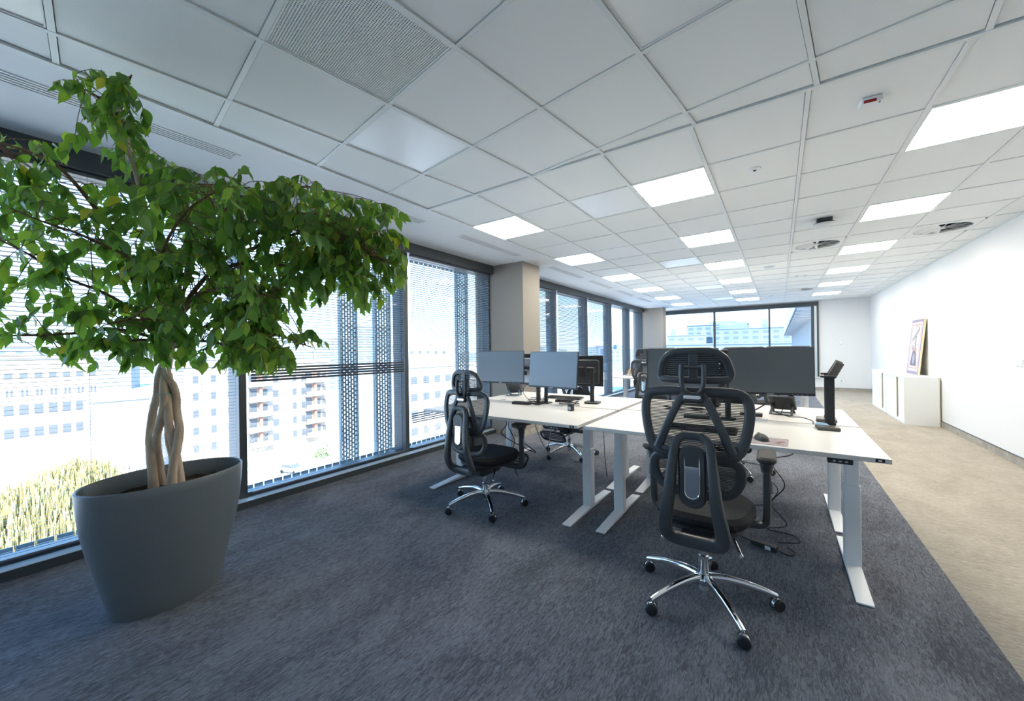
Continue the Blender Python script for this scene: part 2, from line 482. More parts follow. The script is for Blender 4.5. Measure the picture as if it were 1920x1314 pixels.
for ci in range(len(colx) - 1):
    x1, x0 = colx[ci], colx[ci + 1]
    for ri in range(len(rows) - 1):
        y0, y1 = rows[ri], rows[ri + 1]
        q = (x0 + BARW + 0.003, x1 - BARW - 0.003, y0 + 0.012, y1 - 0.012)
        cx = (x0 + x1) / 2
        lit = (ri - 1) % 3 == 0 and ri >= 1 and ri <= 16 and (abs(cx - 1.049) < 0.05 or abs(cx + 0.751) < 0.05 or abs(cx + 2.556) < 0.06)
        off = abs(cx + 1.351) < 0.05 and ri in (1, 6, 11, 15)
        dif = (abs(cx - 0.449) < 0.05 and ri in (6, 14)) or (abs(cx - 1.649) < 0.05 and ri == 6)
        if lit: lights.append(q)
        elif off: offs.append(q)
        elif dif: tiles_special[q] = 'diffuser'
        else: slabobj('ceiling_tile', *q, CEIL + 0.007, CEIL + 0.022, 'ceiling_tile', cl)
# front grid, turned a few degrees
O0, E1, E2 = (-0.5352, 1.8731), (0.5976, -0.0816), (0.0877, 0.6281)


def lat(i, j):
    return (O0[0] + E1[0] * i + E2[0] * j, O0[1] + E1[1] * i + E2[1] * j)


def room_clip(poly):
    for a, b, c in ((0, 1, YH - 0.012), (-1, 0, -(XS + 0.012)), (1, 0, XR - 0.012), (0, -1, -YB)):
        poly = clip(poly, a, b, c)
        if len(poly) < 3: return []
    return poly


FRONT_OFF = {(-3, -1), (0, -1), (-3, -4)}
front_special = {}
for i in range(-6, 7):
    for j in range(-8, 4):
        quad = [lat(i, j), lat(i + 1, j), lat(i + 1, j + 1), lat(i, j + 1)]
        poly = room_clip(quad)
        if len(poly) < 3 or area(poly) < 0.004: continue
        poly = shrink(poly, BARW + 0.003)
        if len(poly) < 3 or area(poly) < 0.002: continue
        if (i, j) in FRONT_OFF or (i, j) == (-2, -2): front_special[(i, j)] = poly; continue
        if poly and max(p[1] for p in poly) < -2.0: pass
        MB().prism(poly, CEIL + 0.007, CEIL + 0.022).build('ceiling_tile', 'ceiling_tile', cl, smooth=False)
for i in range(-6, 7):
    for j in range(-8, 4):
        for (d, name) in (((E2[0], E2[1]), 'grid_runner'), ((E1[0], E1[1]), 'cross_bar')):
            p = lat(i, j); L = math.hypot(*d); nx_, ny_ = -d[1] / L * BARW, d[0] / L * BARW
            quad = [(p[0] - nx_, p[1] - ny_), (p[0] + d[0] - nx_, p[1] + d[1] - ny_), (p[0] + d[0] + nx_, p[1] + d[1] + ny_), (p[0] + nx_, p[1] + ny_)]
            poly = room_clip(quad)
            if len(poly) < 3 or area(poly) < 2e-4: continue
            MB().prism(poly, CEIL + (0 if name == 'grid_runner' else 0.001), CEIL + 0.03).build(name, 'ceiling_bar', cl, smooth=False)


# ---- windows on the left
MUL = [-2.3, -0.43, 1.445, 3.31, 5.08]
MUL2 = [5.60, 7.40, 9.06, 10.76, 12.40, 13.80]
wl = thing('window_1', 'floor-to-ceiling window run with dark frames behind the fig tree', None, kind='structure')
wr = thing('window_2', 'floor-to-ceiling window run between the two taupe pillars', None, kind='structure')
for w_, ml in ((wl, MUL), (wr, MUL2)):
    a, b = ml[0] - (0.3 if w_ is wl else 0), ml[-1]
    slabobj('sill', -4.22, -3.885, a, b, 0.0, 0.062, 'sill_metal', w_)
    slabobj('sill_face', -3.889, -3.880, a, b, 0.0, 0.060, 'frame_dark', w_)
    slabobj('bottom_rail', -4.10, -4.0, a, b, 0.062, 0.10, 'frame_dark', w_)
    slabobj('pelmet', -4.22, -3.90, a, b, 2.645, CEIL, 'frame_dark', w_)
    for y in ml:
        e = 0.03
        slabobj('mullion', -4.22, -3.985, max(a, y - e), min(b, y + e), 0.062, 2.645, 'frame_dark', w_)
    for y0, y1 in zip(ml, ml[1:]):
        slabobj('pane', -4.062, -4.050, y0 + 0.03, y1 - 0.03, 0.10, 2.645, 'glass', w_)
# far window
w3 = thing('window_3', 'wide three-pane window with dark frame in the end wall', None, kind='structure')
slabobj('head', FX0, FX1, YF - 0.05, YF + 0.15, 2.615, FZ1, 'frame_dark', w3)
slabobj('frame_bottom', FX0, FX1, YF - 0.02, YF + 0.15, FZ0, FZ0 + 0.06, 'frame_dark', w3)
for x0, x1 in ((-1.90, -1.845), (-0.285, -0.235), (0.82, FX1)):
    slabobj('mullion', x0, x1, YF - 0.04, YF + 0.15, FZ0, FZ1, 'frame_dark', w3)
slabobj('jamb', 0.90, 0.96, YF - 0.07, YF - 0.04, FZ0, 2.62, 'sill_metal', w3)
slabobj('sill', FX0, FX1 + 0.04, YF - 0.07, YF + 0.1, FZ0 - 0.03, FZ0, 'white_wall', w3)
for x0, x1 in ((-3.95, -1.90), (-1.845, -0.285), (-0.235, 0.82)):
    slabobj('pane', x0, x1, YF + 0.05, YF + 0.06, FZ0 + 0.06, 2.615, 'glass', w3)

# ---- venetian blinds
slat_meshes = {}


def blind(y0, y1, z_low, tilt, label, pitch=0.0285, special=None):
    t = thing('venetian_blind', label, 'blind', (-3.965, (y0 + y1) / 2, 0), group='venetian blinds on the long window wall')
    L = y1 - y0
    key = round(L, 3)
    if key not in slat_meshes:
        def fn(u, v):
            s_ = (u - 0.5) * 0.025
            return (s_, (v - 0.5) * L, 0.0016 * (1 - (2 * u - 1) ** 2))
        slat_meshes[key] = MB().surf(fn, 3, 1).mesh('slat', 'slat')
    MB().rbox(0, 0, 2.632, 0.03, L, 0.026, 0.004, 0.002, 'y').build('head_rail', 'slat', t)
    z = 2.60
    while z > z_low:
        a = tilt
        if special and special[0] < z < special[1]: a = special[2]
        place(slat_meshes[key], 'slat', t, Matrix.Translation((0, 0, z)) @ Matrix.Rotation(-R(a), 4, 'Y'))
        z -= pitch
    MB().rbox(0, 0, z_low - 0.012, 0.026, L, 0.012, 0.004, 0.002, 'y').build('bottom_rail', 'slat', t)
    for k in (0.14, 0.5, 0.86) if L > 1.2 else (0.2, 0.8):
        MB().cyl((0.0, -L / 2 + k * L, z_low), (0.0, -L / 2 + k * L, 2.62), 0.0014, n=5).build('ladder_cord', 'cord', t)
    return t


blind(MUL[1] + 0.06, MUL[2] - 0.06, 0.115, 12, 'fully lowered silver venetian blind behind the fig tree planter')
blind(MUL[2] + 0.06, MUL[3] - 0.06, 0.115, 12, 'lowered silver venetian blind with a band of closed slats half way', special=(1.10, 1.26, 58))
blind(MUL[3] + 0.06, MUL[4] - 0.02, 0.115, 12, 'lowered silver venetian blind ending at the nearer taupe pillar', special=(0.42, 0.56, 48))
blind(MUL2[0] + 0.02, MUL2[1] - 0.06, 0.115, 30, 'lowered silver venetian blind starting behind the nearer taupe pillar')
blind(MUL2[1] + 0.06, MUL2[2] - 0.06, 0.115, 32, 'lowered silver venetian blind in the second bay past the nearer pillar')
blind(MUL2[2] + 0.06, MUL2[3] - 0.06, 1.0, 22, 'half lowered silver venetian blind in the third bay past the pillar')

# ---- ceiling fittings
CL_LAB = {'r': 'lit square ceiling panel in the row along the white wall', 'm': 'lit square ceiling panel in the row above the desks', 'l': 'lit square ceiling panel in the row along the windows'}


def ceiling_light(q, lab, grp):
    x0, x1, y0, y1 = q
    t = thing('ceiling_light', lab, 'ceiling light', ((x0 + x1) / 2, (y0 + y1) / 2, CEIL), group=grp)
    w_, d_ = (x1 - x0) / 2, (y1 - y0) / 2
    mb = MB(); b_ = 0.008
    for a in ((-w_, w_, -d_, -d_ + b_), (-w_, w_, d_ - b_, d_), (-w_, -w_ + b_, -d_ + b_, d_ - b_), (w_ - b_, w_, -d_ + b_, d_ - b_)): mb.box(*a, 0.002, 0.03)
    mb.build('frame', 'ceiling_bar', t, smooth=False)
    MB().box(-w_ + b_, w_ - b_, -d_ + b_, d_ - b_, 0.008, 0.02).build('diffuser', 'light_on', t, smooth=False)


ORD = ['first', 'second', 'third', 'fourth', 'fifth', 'sixth', 'seventh', 'eighth']
seen_l = {}
for q in sorted(lights, key=lambda a: -a[2]):
    cx = (q[0] + q[1]) / 2
    k = 'r' if cx > 0.3 else ('m' if cx > -1.5 else 'l')
    seen_l[k] = seen_l.get(k, -1) + 1
    ceiling_light(q, CL_LAB[k].replace('lit square', ORD[seen_l[k]] + ' lit') + ' from the end wall', {'r': 'lit panels by the white wall', 'm': 'lit panels above the desks', 'l': 'lit panels by the windows'}[k])


def poly_light(poly, lab, grp=None):
    cx = sum(p[0] for p in poly) / len(poly); cy = sum(p[1] for p in poly) / len(poly)
    t = thing('ceiling_light', lab, 'ceiling light', (cx, cy, CEIL), group=grp)
    loc = [(p[0] - cx, p[1] - cy) for p in poly]
    MB().prism(shrink(loc, 0.007), 0.009, 0.02).build('diffuser', 'satin_panel', t, smooth=False)
    mb = MB(); n = len(loc); inn = shrink(loc, 0.007)
    if len(inn) == n:
        vs = [(*p, z) for z in (0.004, 0.03) for p in loc] + [(*p, z) for z in (0.004, 0.03) for p in inn]
        fs = []
        for i in range(n):
            j = (i + 1) % n
            fs += [(i, j, n + j, n + i), (2 * n + i, 3 * n + i, 3 * n + j, 2 * n + j), (i, 2 * n + i, 2 * n + j, j), (n + i, n + j, 3 * n + j, 3 * n + i)]
        mb.add(vs, fs).build('frame', 'ceiling_bar', t, smooth=False)


for qi, q in enumerate(sorted(offs, key=lambda a: -a[2])):
    lab = ORD[qi] + ' switched-off ceiling panel from the end wall, beside the desk lights'
    poly_light([(q[0], q[2]), (q[1], q[2]), (q[1], q[3]), (q[0], q[3])], lab, 'switched-off panels above the desks')
OFFLAB = {(-3, -1): 'switched-off white ceiling panel above the fig tree catching window light', (0, -1): 'switched-off satin ceiling panel two tiles from the perforated air grille', (-3, -4): 'switched-off pale ceiling panel beside the long slot vent'}
for k, poly in front_special.items():
    if k in OFFLAB: poly_light(poly, OFFLAB[k])
# perforated return-air tile
poly = front_special[(-2, -2)]
t = thing('air_grille', 'square perforated metal air grille in the ceiling', 'vent', (*poly[0], CEIL))
c0 = lat(-2, -2); t.location = (c0[0], c0[1], CEIL)
u1 = Vector((E1[0], E1[1], 0)); u2 = Vector((E2[0], E2[1], 0))
mb = MB()


def strip(mb, a0, a1, b0, b1, z0, z1):
    vs = [(u1 * a + u2 * b + Vector((0, 0, z))) for z in (z0, z1) for a, b in ((a0, b0), (a1, b0), (a1, b1), (a0, b1))]
    mb.add(vs, [(3, 2, 1, 0), (4, 5, 6, 7), (0, 1, 5, 4), (1, 2, 6, 5), (2, 3, 7, 6), (3, 0, 4, 7)])


NP = 56
for k in range(NP + 1):
    p = 0.03 + 0.94 * k / NP; h_ = 0.0034
    strip(mb, p - h_, p + h_, 0.03, 0.97, 0.006, 0.010)
    strip(mb, 0.03, 0.97, p - h_, p + h_, 0.0061, 0.0101)
mb.build('perforated_sheet', 'ceiling_tile', t, smooth=False)
mb = MB()
for a in ((0.022, 0.978, 0.022, 0.036), (0.022, 0.978, 0.964, 0.978), (0.022, 0.036, 0.036, 0.964), (0.964, 0.978, 0.036, 0.964)): strip(mb, *a, 0.003, 0.02)
mb.build('frame', 'ceiling_bar', t, smooth=False)
mb = MB(); strip(mb, 0.022, 0.978, 0.022, 0.978, 0.04, 0.055); mb.build('plenum', 'dark_gap', t, smooth=False)

# swirl diffusers
DIFL = {0: 'square swirl air diffuser in the ceiling near the round access point', 1: 'square swirl air diffuser in the ceiling close to the end window', 2: 'square swirl air diffuser in the ceiling against the white wall'}
for q in tiles_special:
    x0, x1, y0, y1 = q; cx, cy = (x0 + x1) / 2, (y0 + y1) / 2
    k = 2 if cx > 1.2 else (0 if cy < 9 else 1)
    t = thing('air_diffuser', DIFL[k], 'vent', (cx, cy, CEIL))
    w_, d_ = (x1 - x0) / 2, (y1 - y0) / 2
    outer = [(math.copysign(min(abs(w_ / math.cos(a)) if abs(math.cos(a)) > 1e-6 else 9, abs(d_ / math.sin(a)) if abs(math.sin(a)) > 1e-6 else 9), 1) * math.cos(a), math.copysign(min(abs(w_ / math.cos(a)) if abs(math.cos(a)) > 1e-6 else 9, abs(d_ / math.sin(a)) if abs(math.sin(a)) > 1e-6 else 9), 1) * math.sin(a)) for a in (2 * PI * i / 32 + PI / 32 for i in range(32))]
    inner = [(0.25 * math.cos(2 * PI * i / 32 + PI / 32), 0.25 * math.sin(2 * PI * i / 32 + PI / 32)) for i in range(32)]
    vs = [(*p, 0.003) for p in outer] + [(*p, 0.003) for p in inner] + [(*p, 0.03) for p in inner]
    fs = [(i, (i + 1) % 32, 32 + (i + 1) % 32, 32 + i) for i in range(32)] + [(32 + i, 32 + (i + 1) % 32, 64 + (i + 1) % 32, 64 + i) for i in range(32)]
    MB().add(vs, fs).build('face_plate', 'ceiling_tile', t)
    MB().lathe([(0.0, 0.036), (0.25, 0.036)], 24).build('plenum', 'dark_gap', t)
    vane = MB()
    vane.m = Matrix.Rotation(R(34), 4, 'X')
    vane.add([(0.03, -0.006, 0), (0.245, -0.030, 0), (0.245, 0.030, 0), (0.03, 0.006, 0), (0.03, -0.006, 0.0025), (0.245, -0.030, 0.0025), (0.245, 0.030, 0.0025), (0.03, 0.006, 0.0025)], [(3, 2, 1, 0), (4, 5, 6, 7), (0, 1, 5, 4), (1, 2, 6, 5), (2, 3, 7, 6), (3, 0, 4, 7)])
    vm = vane.mesh('vane', 'ceiling_tile', False)
    for i in range(12): place(vm, 'vane', t, Matrix.Translation((0, 0, 0.014)) @ Matrix.Rotation(2 * PI * i / 12, 4, 'Z'))
    MB().lathe([(0.0, 0.0), (0.022, 0.001), (0.03, 0.006), (0.03, 0.03)], 16).build('hub', 'ceiling_tile', t)

# slot diffusers in the plaster strip
for qi, (y0, y1) in enumerate(reversed(((-1.2, 1.13), (1.9, 2.89), (3.5, 4.75), (5.75, 7.0), (7.45, 8.62), (9.08, 10.2), (10.8, 11.95)))):
    t = thing('slot_diffuser', ORD[qi] + ' slot air diffuser from the corner pillar, above the windows', 'vent', (-3.185, (y0 + y1) / 2, CEIL), group='slot diffusers along the windows')
    L = (y1 - y0) / 2
    for x in (-0.055, -0.0275, 0.0, 0.0275, 0.055):
        slabobj('blade', x - 0.0085, x + 0.0085, -L, L, -0.004, 0.0, 'soffit', t)
    for x in (-0.0412, -0.0137, 0.0137, 0.0412):
        slabobj('slot', x - 0.0055, x + 0.0055, -L + 0.01, L - 0.01, -0.0015, 0.0, 'dark_gap', t)
    for y in (-L, L): slabobj('end_cap', -0.062, 0.062, y - 0.012, y + 0.012, -0.005, 0.0, 'soffit', t)

# alarm sounder, access point, speakers, spots
t = thing('fire_alarm', 'white ceiling alarm with a dark red lens', 'alarm', (0.447, 3.005, CEIL), R(6))
MB().rbox(0, 0, -0.012, 0.10, 0.075, 0.034, 0.012, 0.004).build('body', 'socket', t)
MB().rbox(-0.010, -0.030, -0.020, 0.060, 0.020, 0.016, 0.008, 0.002).build('lens', 'red_lens', t)
MB().rbox(0.035, -0.02, -0.0295, 0.006, 0.018, 0.002, 0.002, 0.0005).build('marker', 'dark_gap', t)
t = thing('access_point', 'round white ceiling disc on a black mounting bracket', 'access point', (0.428, 5.50, CEIL))
MB().rbox(0, 0, -0.012, 0.14, 0.10, 0.038, 0.02, 0.004).build('bracket', 'black_plastic', t)
MB().lathe([(0.0, -0.028), (0.070, -0.030), (0.107, -0.052)], 32).build('back_shell', 'black_plastic', t)
MB().lathe([(0.0, -0.072), (0.06, -0.072), (0.10, -0.068), (0.113, -0.058), (0.105, -0.054), (0.0, -0.054)], 32).build('disc', 'silver_disc', t)
for (x, y, r, lab) in ((-0.132, 8.19, 0.088, 'flush round ceiling speaker above the middle desks'), (-0.165, 12.8, 0.088, 'flush round ceiling speaker close to the end window')):
    t = thing('ceiling_speaker', lab, 'speaker', (x, y, CEIL))
    MB().lathe([(0.0, 0.003), (r - 0.01, 0.003), (r - 0.008, -0.004), (r, -0.004), (r + 0.002, 0.007)], 28).build('ring', 'soffit', t)
    MB().lathe([(0.0, 0.0), (r - 0.012, 0.0), (r - 0.012, 0.004)], 28).build('grille', 'silver_back', t)
for (x, y, lab) in ((-0.145, 3.623, 'small round ceiling sensor beside the nearest lit panel above the desks'), (0.306, 9.6, 'small recessed ceiling spot of a close pair, farther from the white wall'), (0.441, 9.62, 'small recessed ceiling spot of a close pair, nearer the white wall')):
    g = 'paired ceiling spots' if 'pair' in lab else None
    t = thing('ceiling_sensor', lab, 'sensor', (x, y, CEIL), group=g)
    MB().lathe([(0.0, 0.0), (0.018, -0.008), (0.022, -0.004), (0.044, -0.003), (0.046, 0.007)], 20).build('cover', 'socket', t)
    MB().lathe([(0.0, -0.012), (0.010, -0.010), (0.012, -0.004)], 12).build('eye', 'dark_gap', t)

# ================================================================ FURNITURE
DZ = 0.79


def desk(x0, x1, y0, y1, user, label):
    """user = -1 when the sitter is on the low-y side, +1 on the other"""
    t = thing('desk', label, 'desk', ((x0 + x1) / 2, (y0 + y1) / 2, 0), group='white height-adjustable desks')
    w_, d_ = (x1 - x0), (y1 - y0)
    MB().rbox(0, 0, DZ - 0.0125, w_, d_, 0.025, 0.004, 0.0015).build('tabletop', 'desk_white', t)
    # grommet flap in the rear edge
    MB().rbox(0.25, -user * (d_ / 2 - 0.03), DZ + 0.0005, 0.09, 0.045, 0.002, 0.004, 0.0005).build('cable_flap', 'silver_back', t)
    fy = 3.095 - (y0 + y1) / 2 if user < 0 else 4.10 - (y0 + y1) / 2
    fy = 0.03 * user * 0
    for sx_ in (-1, 1):
        x = sx_ * (w_ / 2 - 0.105)
        leg = MB().rbox(x, fy, 0.27, 0.080, 0.078, 0.49, 0.008, 0.002).build('leg', 'leg_white', t)
        MB().rbox(x, fy, 0.60, 0.068, 0.066, 0.33, 0.007, 0.002).build('inner_column', 'leg_white', leg)
        foot = MB()
        L = 0.435
        prof = [(fy - L, 0.004), (fy + L, 0.004), (fy + L, 0.012), (fy + 0.06, 0.030), (fy - 0.06, 0.030), (fy - L, 0.012)]
        foot.prism(prof, x - 0.037, x + 0.037, 0.002, 'x').build('foot', 'leg_white', leg)
        for s2 in (-1, 1): MB().lathe([(0.014, 0.0), (0.014, 0.006)], 10, (x, fy + s2 * (L - 0.03), 0)).build('glide', 'black_plastic', leg)
    MB().box(-w_ / 2 + 0.1, w_ / 2 - 0.1, fy - 0.03, fy + 0.03, DZ - 0.062, DZ - 0.026).build('crossbeam', 'leg_white', t, smooth=False)
    cp = MB().rbox(-user * (w_ / 2 - 0.20), user * (d_ / 2 - 0.03), DZ - 0.040, 0.105, 0.05, 0.028, 0.004, 0.002).build('control_panel', 'black_plastic', t)
    for k in (-0.025, 0.0, 0.025):
        MB().rbox(-user * (w_ / 2 - 0.20) + k, user * (d_ / 2 - 0.004), DZ - 0.040, 0.012, 0.003, 0.009, 0.003, 0.0008, 'y').build('button', 'silver_back', cp)
    st = MB().rbox(-user * (w_ / 2 - 0.045), user * (d_ / 2 + 0.0004), DZ - 0.0125, 0.036, 0.001, 0.018, 0.001, 0.0002, 'y').build('sticker', 'black_plastic', t)
    MB().rbox(-user * (w_ / 2 - 0.045), user * (d_ / 2 + 0.0012), DZ - 0.0125, 0.014, 0.0008, 0.009, 0.002, 0.0002, 'y').build('printed_mark', 'logo_white', st)
    return t


desk(-1.21, 0.46, 2.668, 3.590, -1, 'white desk with the mouse pad, nearest the beige carpet strip')
desk(-1.21, 0.46, 3.622, 4.540, 1, 'white desk back to back with the mouse pad desk')
desk(-2.955, -1.262, 2.655, 3.530, -1, 'white desk by the windows with a black dock box')
desk(-2.955, -1.262, 3.560, 4.480, 1, 'white desk by the windows carrying the single stand monitor')
desk(-2.80, -1.12, 7.62, 8.54, -1, 'distant white desk with a beige telephone by the windows')
desk(-2.80, -1.12, 8.57, 9.49, 1, 'distant white desk facing the beige telephone desk')
desk(-1.08, 0.455, 7.62, 8.54, -1, 'distant white desk next to the beige carpet strip')
desk(-1.08, 0.455, 8.57, 9.49, 1, 'far white desk backing onto the distant one by the beige carpet')

# ---- office chair
CHM = {}


def cm(key, fn):
    if key not in CHM: CHM[key] = fn()
    return CHM[key]


def mir(half):
    """closed loop from a right half listed from top centre to bottom centre"""
    return half + [(-x, y, z) for x, y, z in reversed(half) if abs(x) > 1e-6]


def fill(loop, name, m, dy=0.0, n=10):
    """fan-filled panel inside a loop"""
    c_ = sum((Vector(p) for p in loop), Vector()) / len(loop)
    vs = [c_ + Vector((0, dy, 0))]; fs = []; N = len(loop); K = 4
    for k in range(1, K + 1):
        for p in loop:
            q = c_ + (Vector(p) - c_) * (k / K); vs.append(q + Vector((0, dy * (1 - (k / K) ** 2), 0)))
    for i in range(N): fs.append((0, 1 + i, 1 + (i + 1) % N))
    for k in range(K - 1):
        for i in range(N):
            j = (i + 1) % N; fs.append((1 + k * N + i, 1 + k * N + j, 1 + (k + 1) * N + j, 1 + (k + 1) * N + i))
    return MB().add(vs, fs).mesh(name, m)


def back_y(x, z):
    """side profile of the backrest: bowed, wings bent forward"""
    return -0.245 + 0.55 * x * x - 0.05 * math.sin(max(0, min(1, (z - 0.62) / 0.55)) * PI) * 0.6


def bl(pts):
    return [(x, back_y(x, z), z) for x, z in pts]


def chair_meshes():
    main = catmull(mir(bl([(0, 1.150), (0.125, 1.152), (0.196, 1.142), (0.228, 1.105), (0.232, 1.03), (0.214, 0.93), (0.190, 0.872), (0.150, 0.850), (0, 0.848)])), 5, True)
    CHM['back_frame'] = MB().sweep(main, 0.0225, 0.0125, 12, True, square=0.35).mesh('back_frame', 'chair_plastic')
    CHM['back_mesh'] = fill(main, 'back_mesh', 'back_mesh', -0.005)
    br = MB()
    for s_ in (-1, 1):
        pth = catmull([(s_ * 0.035, back_y(0, 1.12) - 0.012, 1.135), (s_ * 0.070, back_y(0.07, 1.08) - 0.012, 1.09), (s_ * 0.118, back_y(0.118, 0.98) - 0.012, 0.985), (s_ * 0.165, back_y(0.165, 0.88) - 0.010, 0.865)], 5)
        br.sweep(pth, [0.023 - 0.004 * math.sin(PI * i / (len(pth) - 1)) for i in range(len(pth))], 0.012, 12, square=0.35)
    low = catmull(bl([(-0.16, 0.872), (-0.10, 0.858), (0, 0.855), (0.10, 0.858), (0.16, 0.872)]), 5)
    br.sweep([p + Vector((0, -0.006, 0)) for p in low], 0.020, 0.012, 8)
    CHM['back_brace'] = br.mesh('back_brace', 'chair_plastic')
    hy = -0.25
    head = catmull(mir([(0, hy, 1.352), (0.085, hy + 0.006, 1.347), (0.135, hy + 0.016, 1.315), (0.157, hy + 0.028, 1.255), (0.155, hy + 0.030, 1.222), (0.13, hy + 0.018, 1.210), (0, hy, 1.207)]), 5, True)
    CHM['headrest_frame'] = MB().sweep(head, 0.0175, 0.013, 12, True, square=0.35).mesh('headrest_frame', 'chair_plastic')
    CHM['headrest_mesh'] = fill(head, 'headrest_mesh', 'head_mesh', 0.012)
    CHM['headrest_strap'] = MB().rbox(0, hy - 0.004, 1.28, 0.040, 0.014, 0.145, 0.004, 0.003, 'y').mesh('headrest_strap', 'chair_plastic')
    nk = MB()
    u = catmull([(-0.048, hy - 0.028, 1.285), (-0.050, hy - 0.034, 1.24), (-0.047, hy - 0.034, 1.19), (-0.032, hy - 0.030, 1.152), (0, hy - 0.026, 1.140), (0.032, hy - 0.030, 1.152), (0.047, hy - 0.034, 1.19), (0.050, hy - 0.034, 1.24), (0.048, hy - 0.028, 1.285)], 5)
    nk.sweep(u, 0.0115, 0.013, 10)
    nk.rbox(0, hy - 0.030, 1.125, 0.085, 0.030, 0.046, 0.016, 0.006, 'y')
    nk.cyl((-0.05, hy - 0.020, 1.272), (0.05, hy - 0.020, 1.272), 0.007)
    CHM['neck_bracket'] = nk.mesh('neck_bracket', 'chair_plastic')
    CHM['neck_badge'] = MB().rbox(0, hy - 0.047, 1.128, 0.075, 0.006, 0.018, 0.008, 0.002, 'y').mesh('neck_badge', 'chrome')
    lum = catmull(mir([(x, back_y(x, z) - 0.004 + 0.03, z) for x, z in ((0, 0.822), (0.13, 0.824), (0.185, 0.806), (0.196, 0.76), (0.180, 0.70), (0.13, 0.655), (0, 0.640))]), 5, True)
    CHM['lumbar_frame'] = MB().sweep(lum, 0.0225, 0.0125, 12, True, square=0.35).mesh('lumbar_frame', 'chair_plastic')
    CHM['lumbar_mesh'] = fill(lum, 'lumbar_mesh', 'back_mesh', -0.004)
    sp = catmull(mir([(0, -0.300, 0.945), (0.045, -0.302, 0.940), (0.075, -0.312, 0.90), (0.090, -0.335, 0.78), (0.104, -0.345, 0.64), (0.124, -0.330, 0.52), (0.122, -0.300, 0.456), (0.085, -0.278, 0.428), (0, -0.270, 0.422)]), 5, True)
    a = [0.020 + 0.012 * max(0, min(1, (0.9 - p.z) / 0.4)) for p in sp]
    CHM['spine'] = MB().sweep(sp, a, [0.020] * len(sp), 12, True, square=0.4).mesh('spine', 'chair_plastic')
    CHM['spine_plate'] = MB().rbox(0, -0.318, 0.755, 0.122, 0.03, 0.30, 0.058, 0.008, 'y', 8).mesh('spine_plate', 'chair_plastic')
    CHM['spine_link'] = MB().box(-0.03, 0.03, -0.30, -0.235, 0.72, 0.76).mesh('spine_link', 'black_plastic', False)
    CHM['seat_link'] = MB().box(-0.07, 0.07, -0.27, -0.05, 0.40, 0.44).mesh('seat_link', 'black_plastic', False)
    ins = MB(); ins.m = Matrix.Translation((0, -0.334, 0.765)) @ Matrix.Rotation(R(-3), 4, 'X')
    ring = catmull([(x, 0, z) for x, z in rrect(0.064, 0.222, 0.0318, 6)], 1, True)
    ins.sweep(ring, 0.0035, 0.0035, 6, True)
    CHM['chrome_insert'] = ins.rbox(0, 0.002, 0, 0.063, 0.006, 0.221, 0.0312, 0.002, 'y', 8).mesh('chrome_insert', 'chrome')
    out = []
    for i in range(40):
        an = 2 * PI * i / 40; c_, s_ = math.cos(an), math.sin(an); e = 0.62
        x = 0.245 * math.copysign(abs(c_) ** e, c_); y = 0.245 * math.copysign(abs(s_) ** e, s_)
        out.append((x * (1.0 if y > -0.05 else 0.94), y + 0.05))
    CHM['seat'] = MB().prism(out, 0.455, 0.520, 0.022).mesh('seat', 'seat_fabric')
    CHM['seat_pan'] = MB().prism([(x * 0.9, y * 0.92) for x, y in out], 0.425, 0.458, 0.01).mesh('seat_pan', 'black_plastic')
    CHM['mechanism'] = MB().rbox(0, 0.0, 0.385, 0.17, 0.26, 0.085, 0.03, 0.012).cyl((-0.10, 0.05, 0.39), (0.10, 0.05, 0.39), 0.022).mesh('mechanism', 'black_plastic')
    CHM['lever'] = MB().cyl((0, 0, 0), (0.055, -0.09, -0.075), 0.007, n=8).lathe([(0.0, -0.012), (0.009, -0.008), (0.011, 0.0), (0.009, 0.008), (0.0, 0.012)], 10, (0.056, -0.092, -0.077)).mesh('lever', 'chrome')
    CHM['gas_lift'] = MB().lathe([(0.026, 0.105), (0.026, 0.24), (0.022, 0.245), (0.022, 0.36)], 18).mesh('gas_lift', 'chrome')
    CHM['lift_cover'] = MB().lathe([(0.024, 0.055), (0.024, 0.12), (0.0, 0.12)], 18).mesh('lift_cover', 'silver_back')
    CHM['base_hub'] = MB().lathe([(0.034, 0.085), (0.046, 0.10), (0.050, 0.118), (0.040, 0.135), (0.028, 0.142), (0.026, 0.142)], 24).mesh('base_hub', 'chrome')
    arm = catmull([(0.02, 0, 0.118), (0.11, 0, 0.123), (0.22, 0, 0.108), (0.30, 0, 0.088), (0.345, 0, 0.074)], 4)
    N = len(arm)
    CHM['base_arm'] = MB().sweep(arm, [0.021 - 0.008 * i / (N - 1) for i in range(N)], [0.024 - 0.013 * i / (N - 1) for i in range(N)], 10, ref=(0, 0, 1), square=0.3).mesh('base_arm', 'chrome')
    CHM['caster'] = MB().cyl((0.340, 0, 0.045), (0.340, 0, 0.078), 0.0065, n=8).sweep([(0.345 + 0.027 * math.cos(x), 0, 0.030 + 0.0275 * math.sin(x)) for x in (R(-15), R(20), R(55), R(90), R(125), R(160), R(195))], 0.009, 0.003, 6, ref=(0, 0, 1)).mesh('caster', 'chrome')
    wh = MB()
    wh.m = Matrix.Translation((0.345, 0, 0.030)) @ Matrix.Rotation(PI / 2, 4, 'X')
    prof = [(0.0, -0.011), (0.018, -0.011), (0.026, -0.009), (0.030, -0.004), (0.030, 0.004), (0.026, 0.008), (0.0, 0.008)]
    CHM['wheel'] = wh.lathe(prof, 20).mesh('wheel', 'black_plastic')
    out = rrect(0.088, 0.235, 0.034, 6)
    CHM['arm_pad'] = MB().prism(out, 0.762, 0.795, 0.010).mesh('arm_pad', 'pad_grey')
    ap = MB()
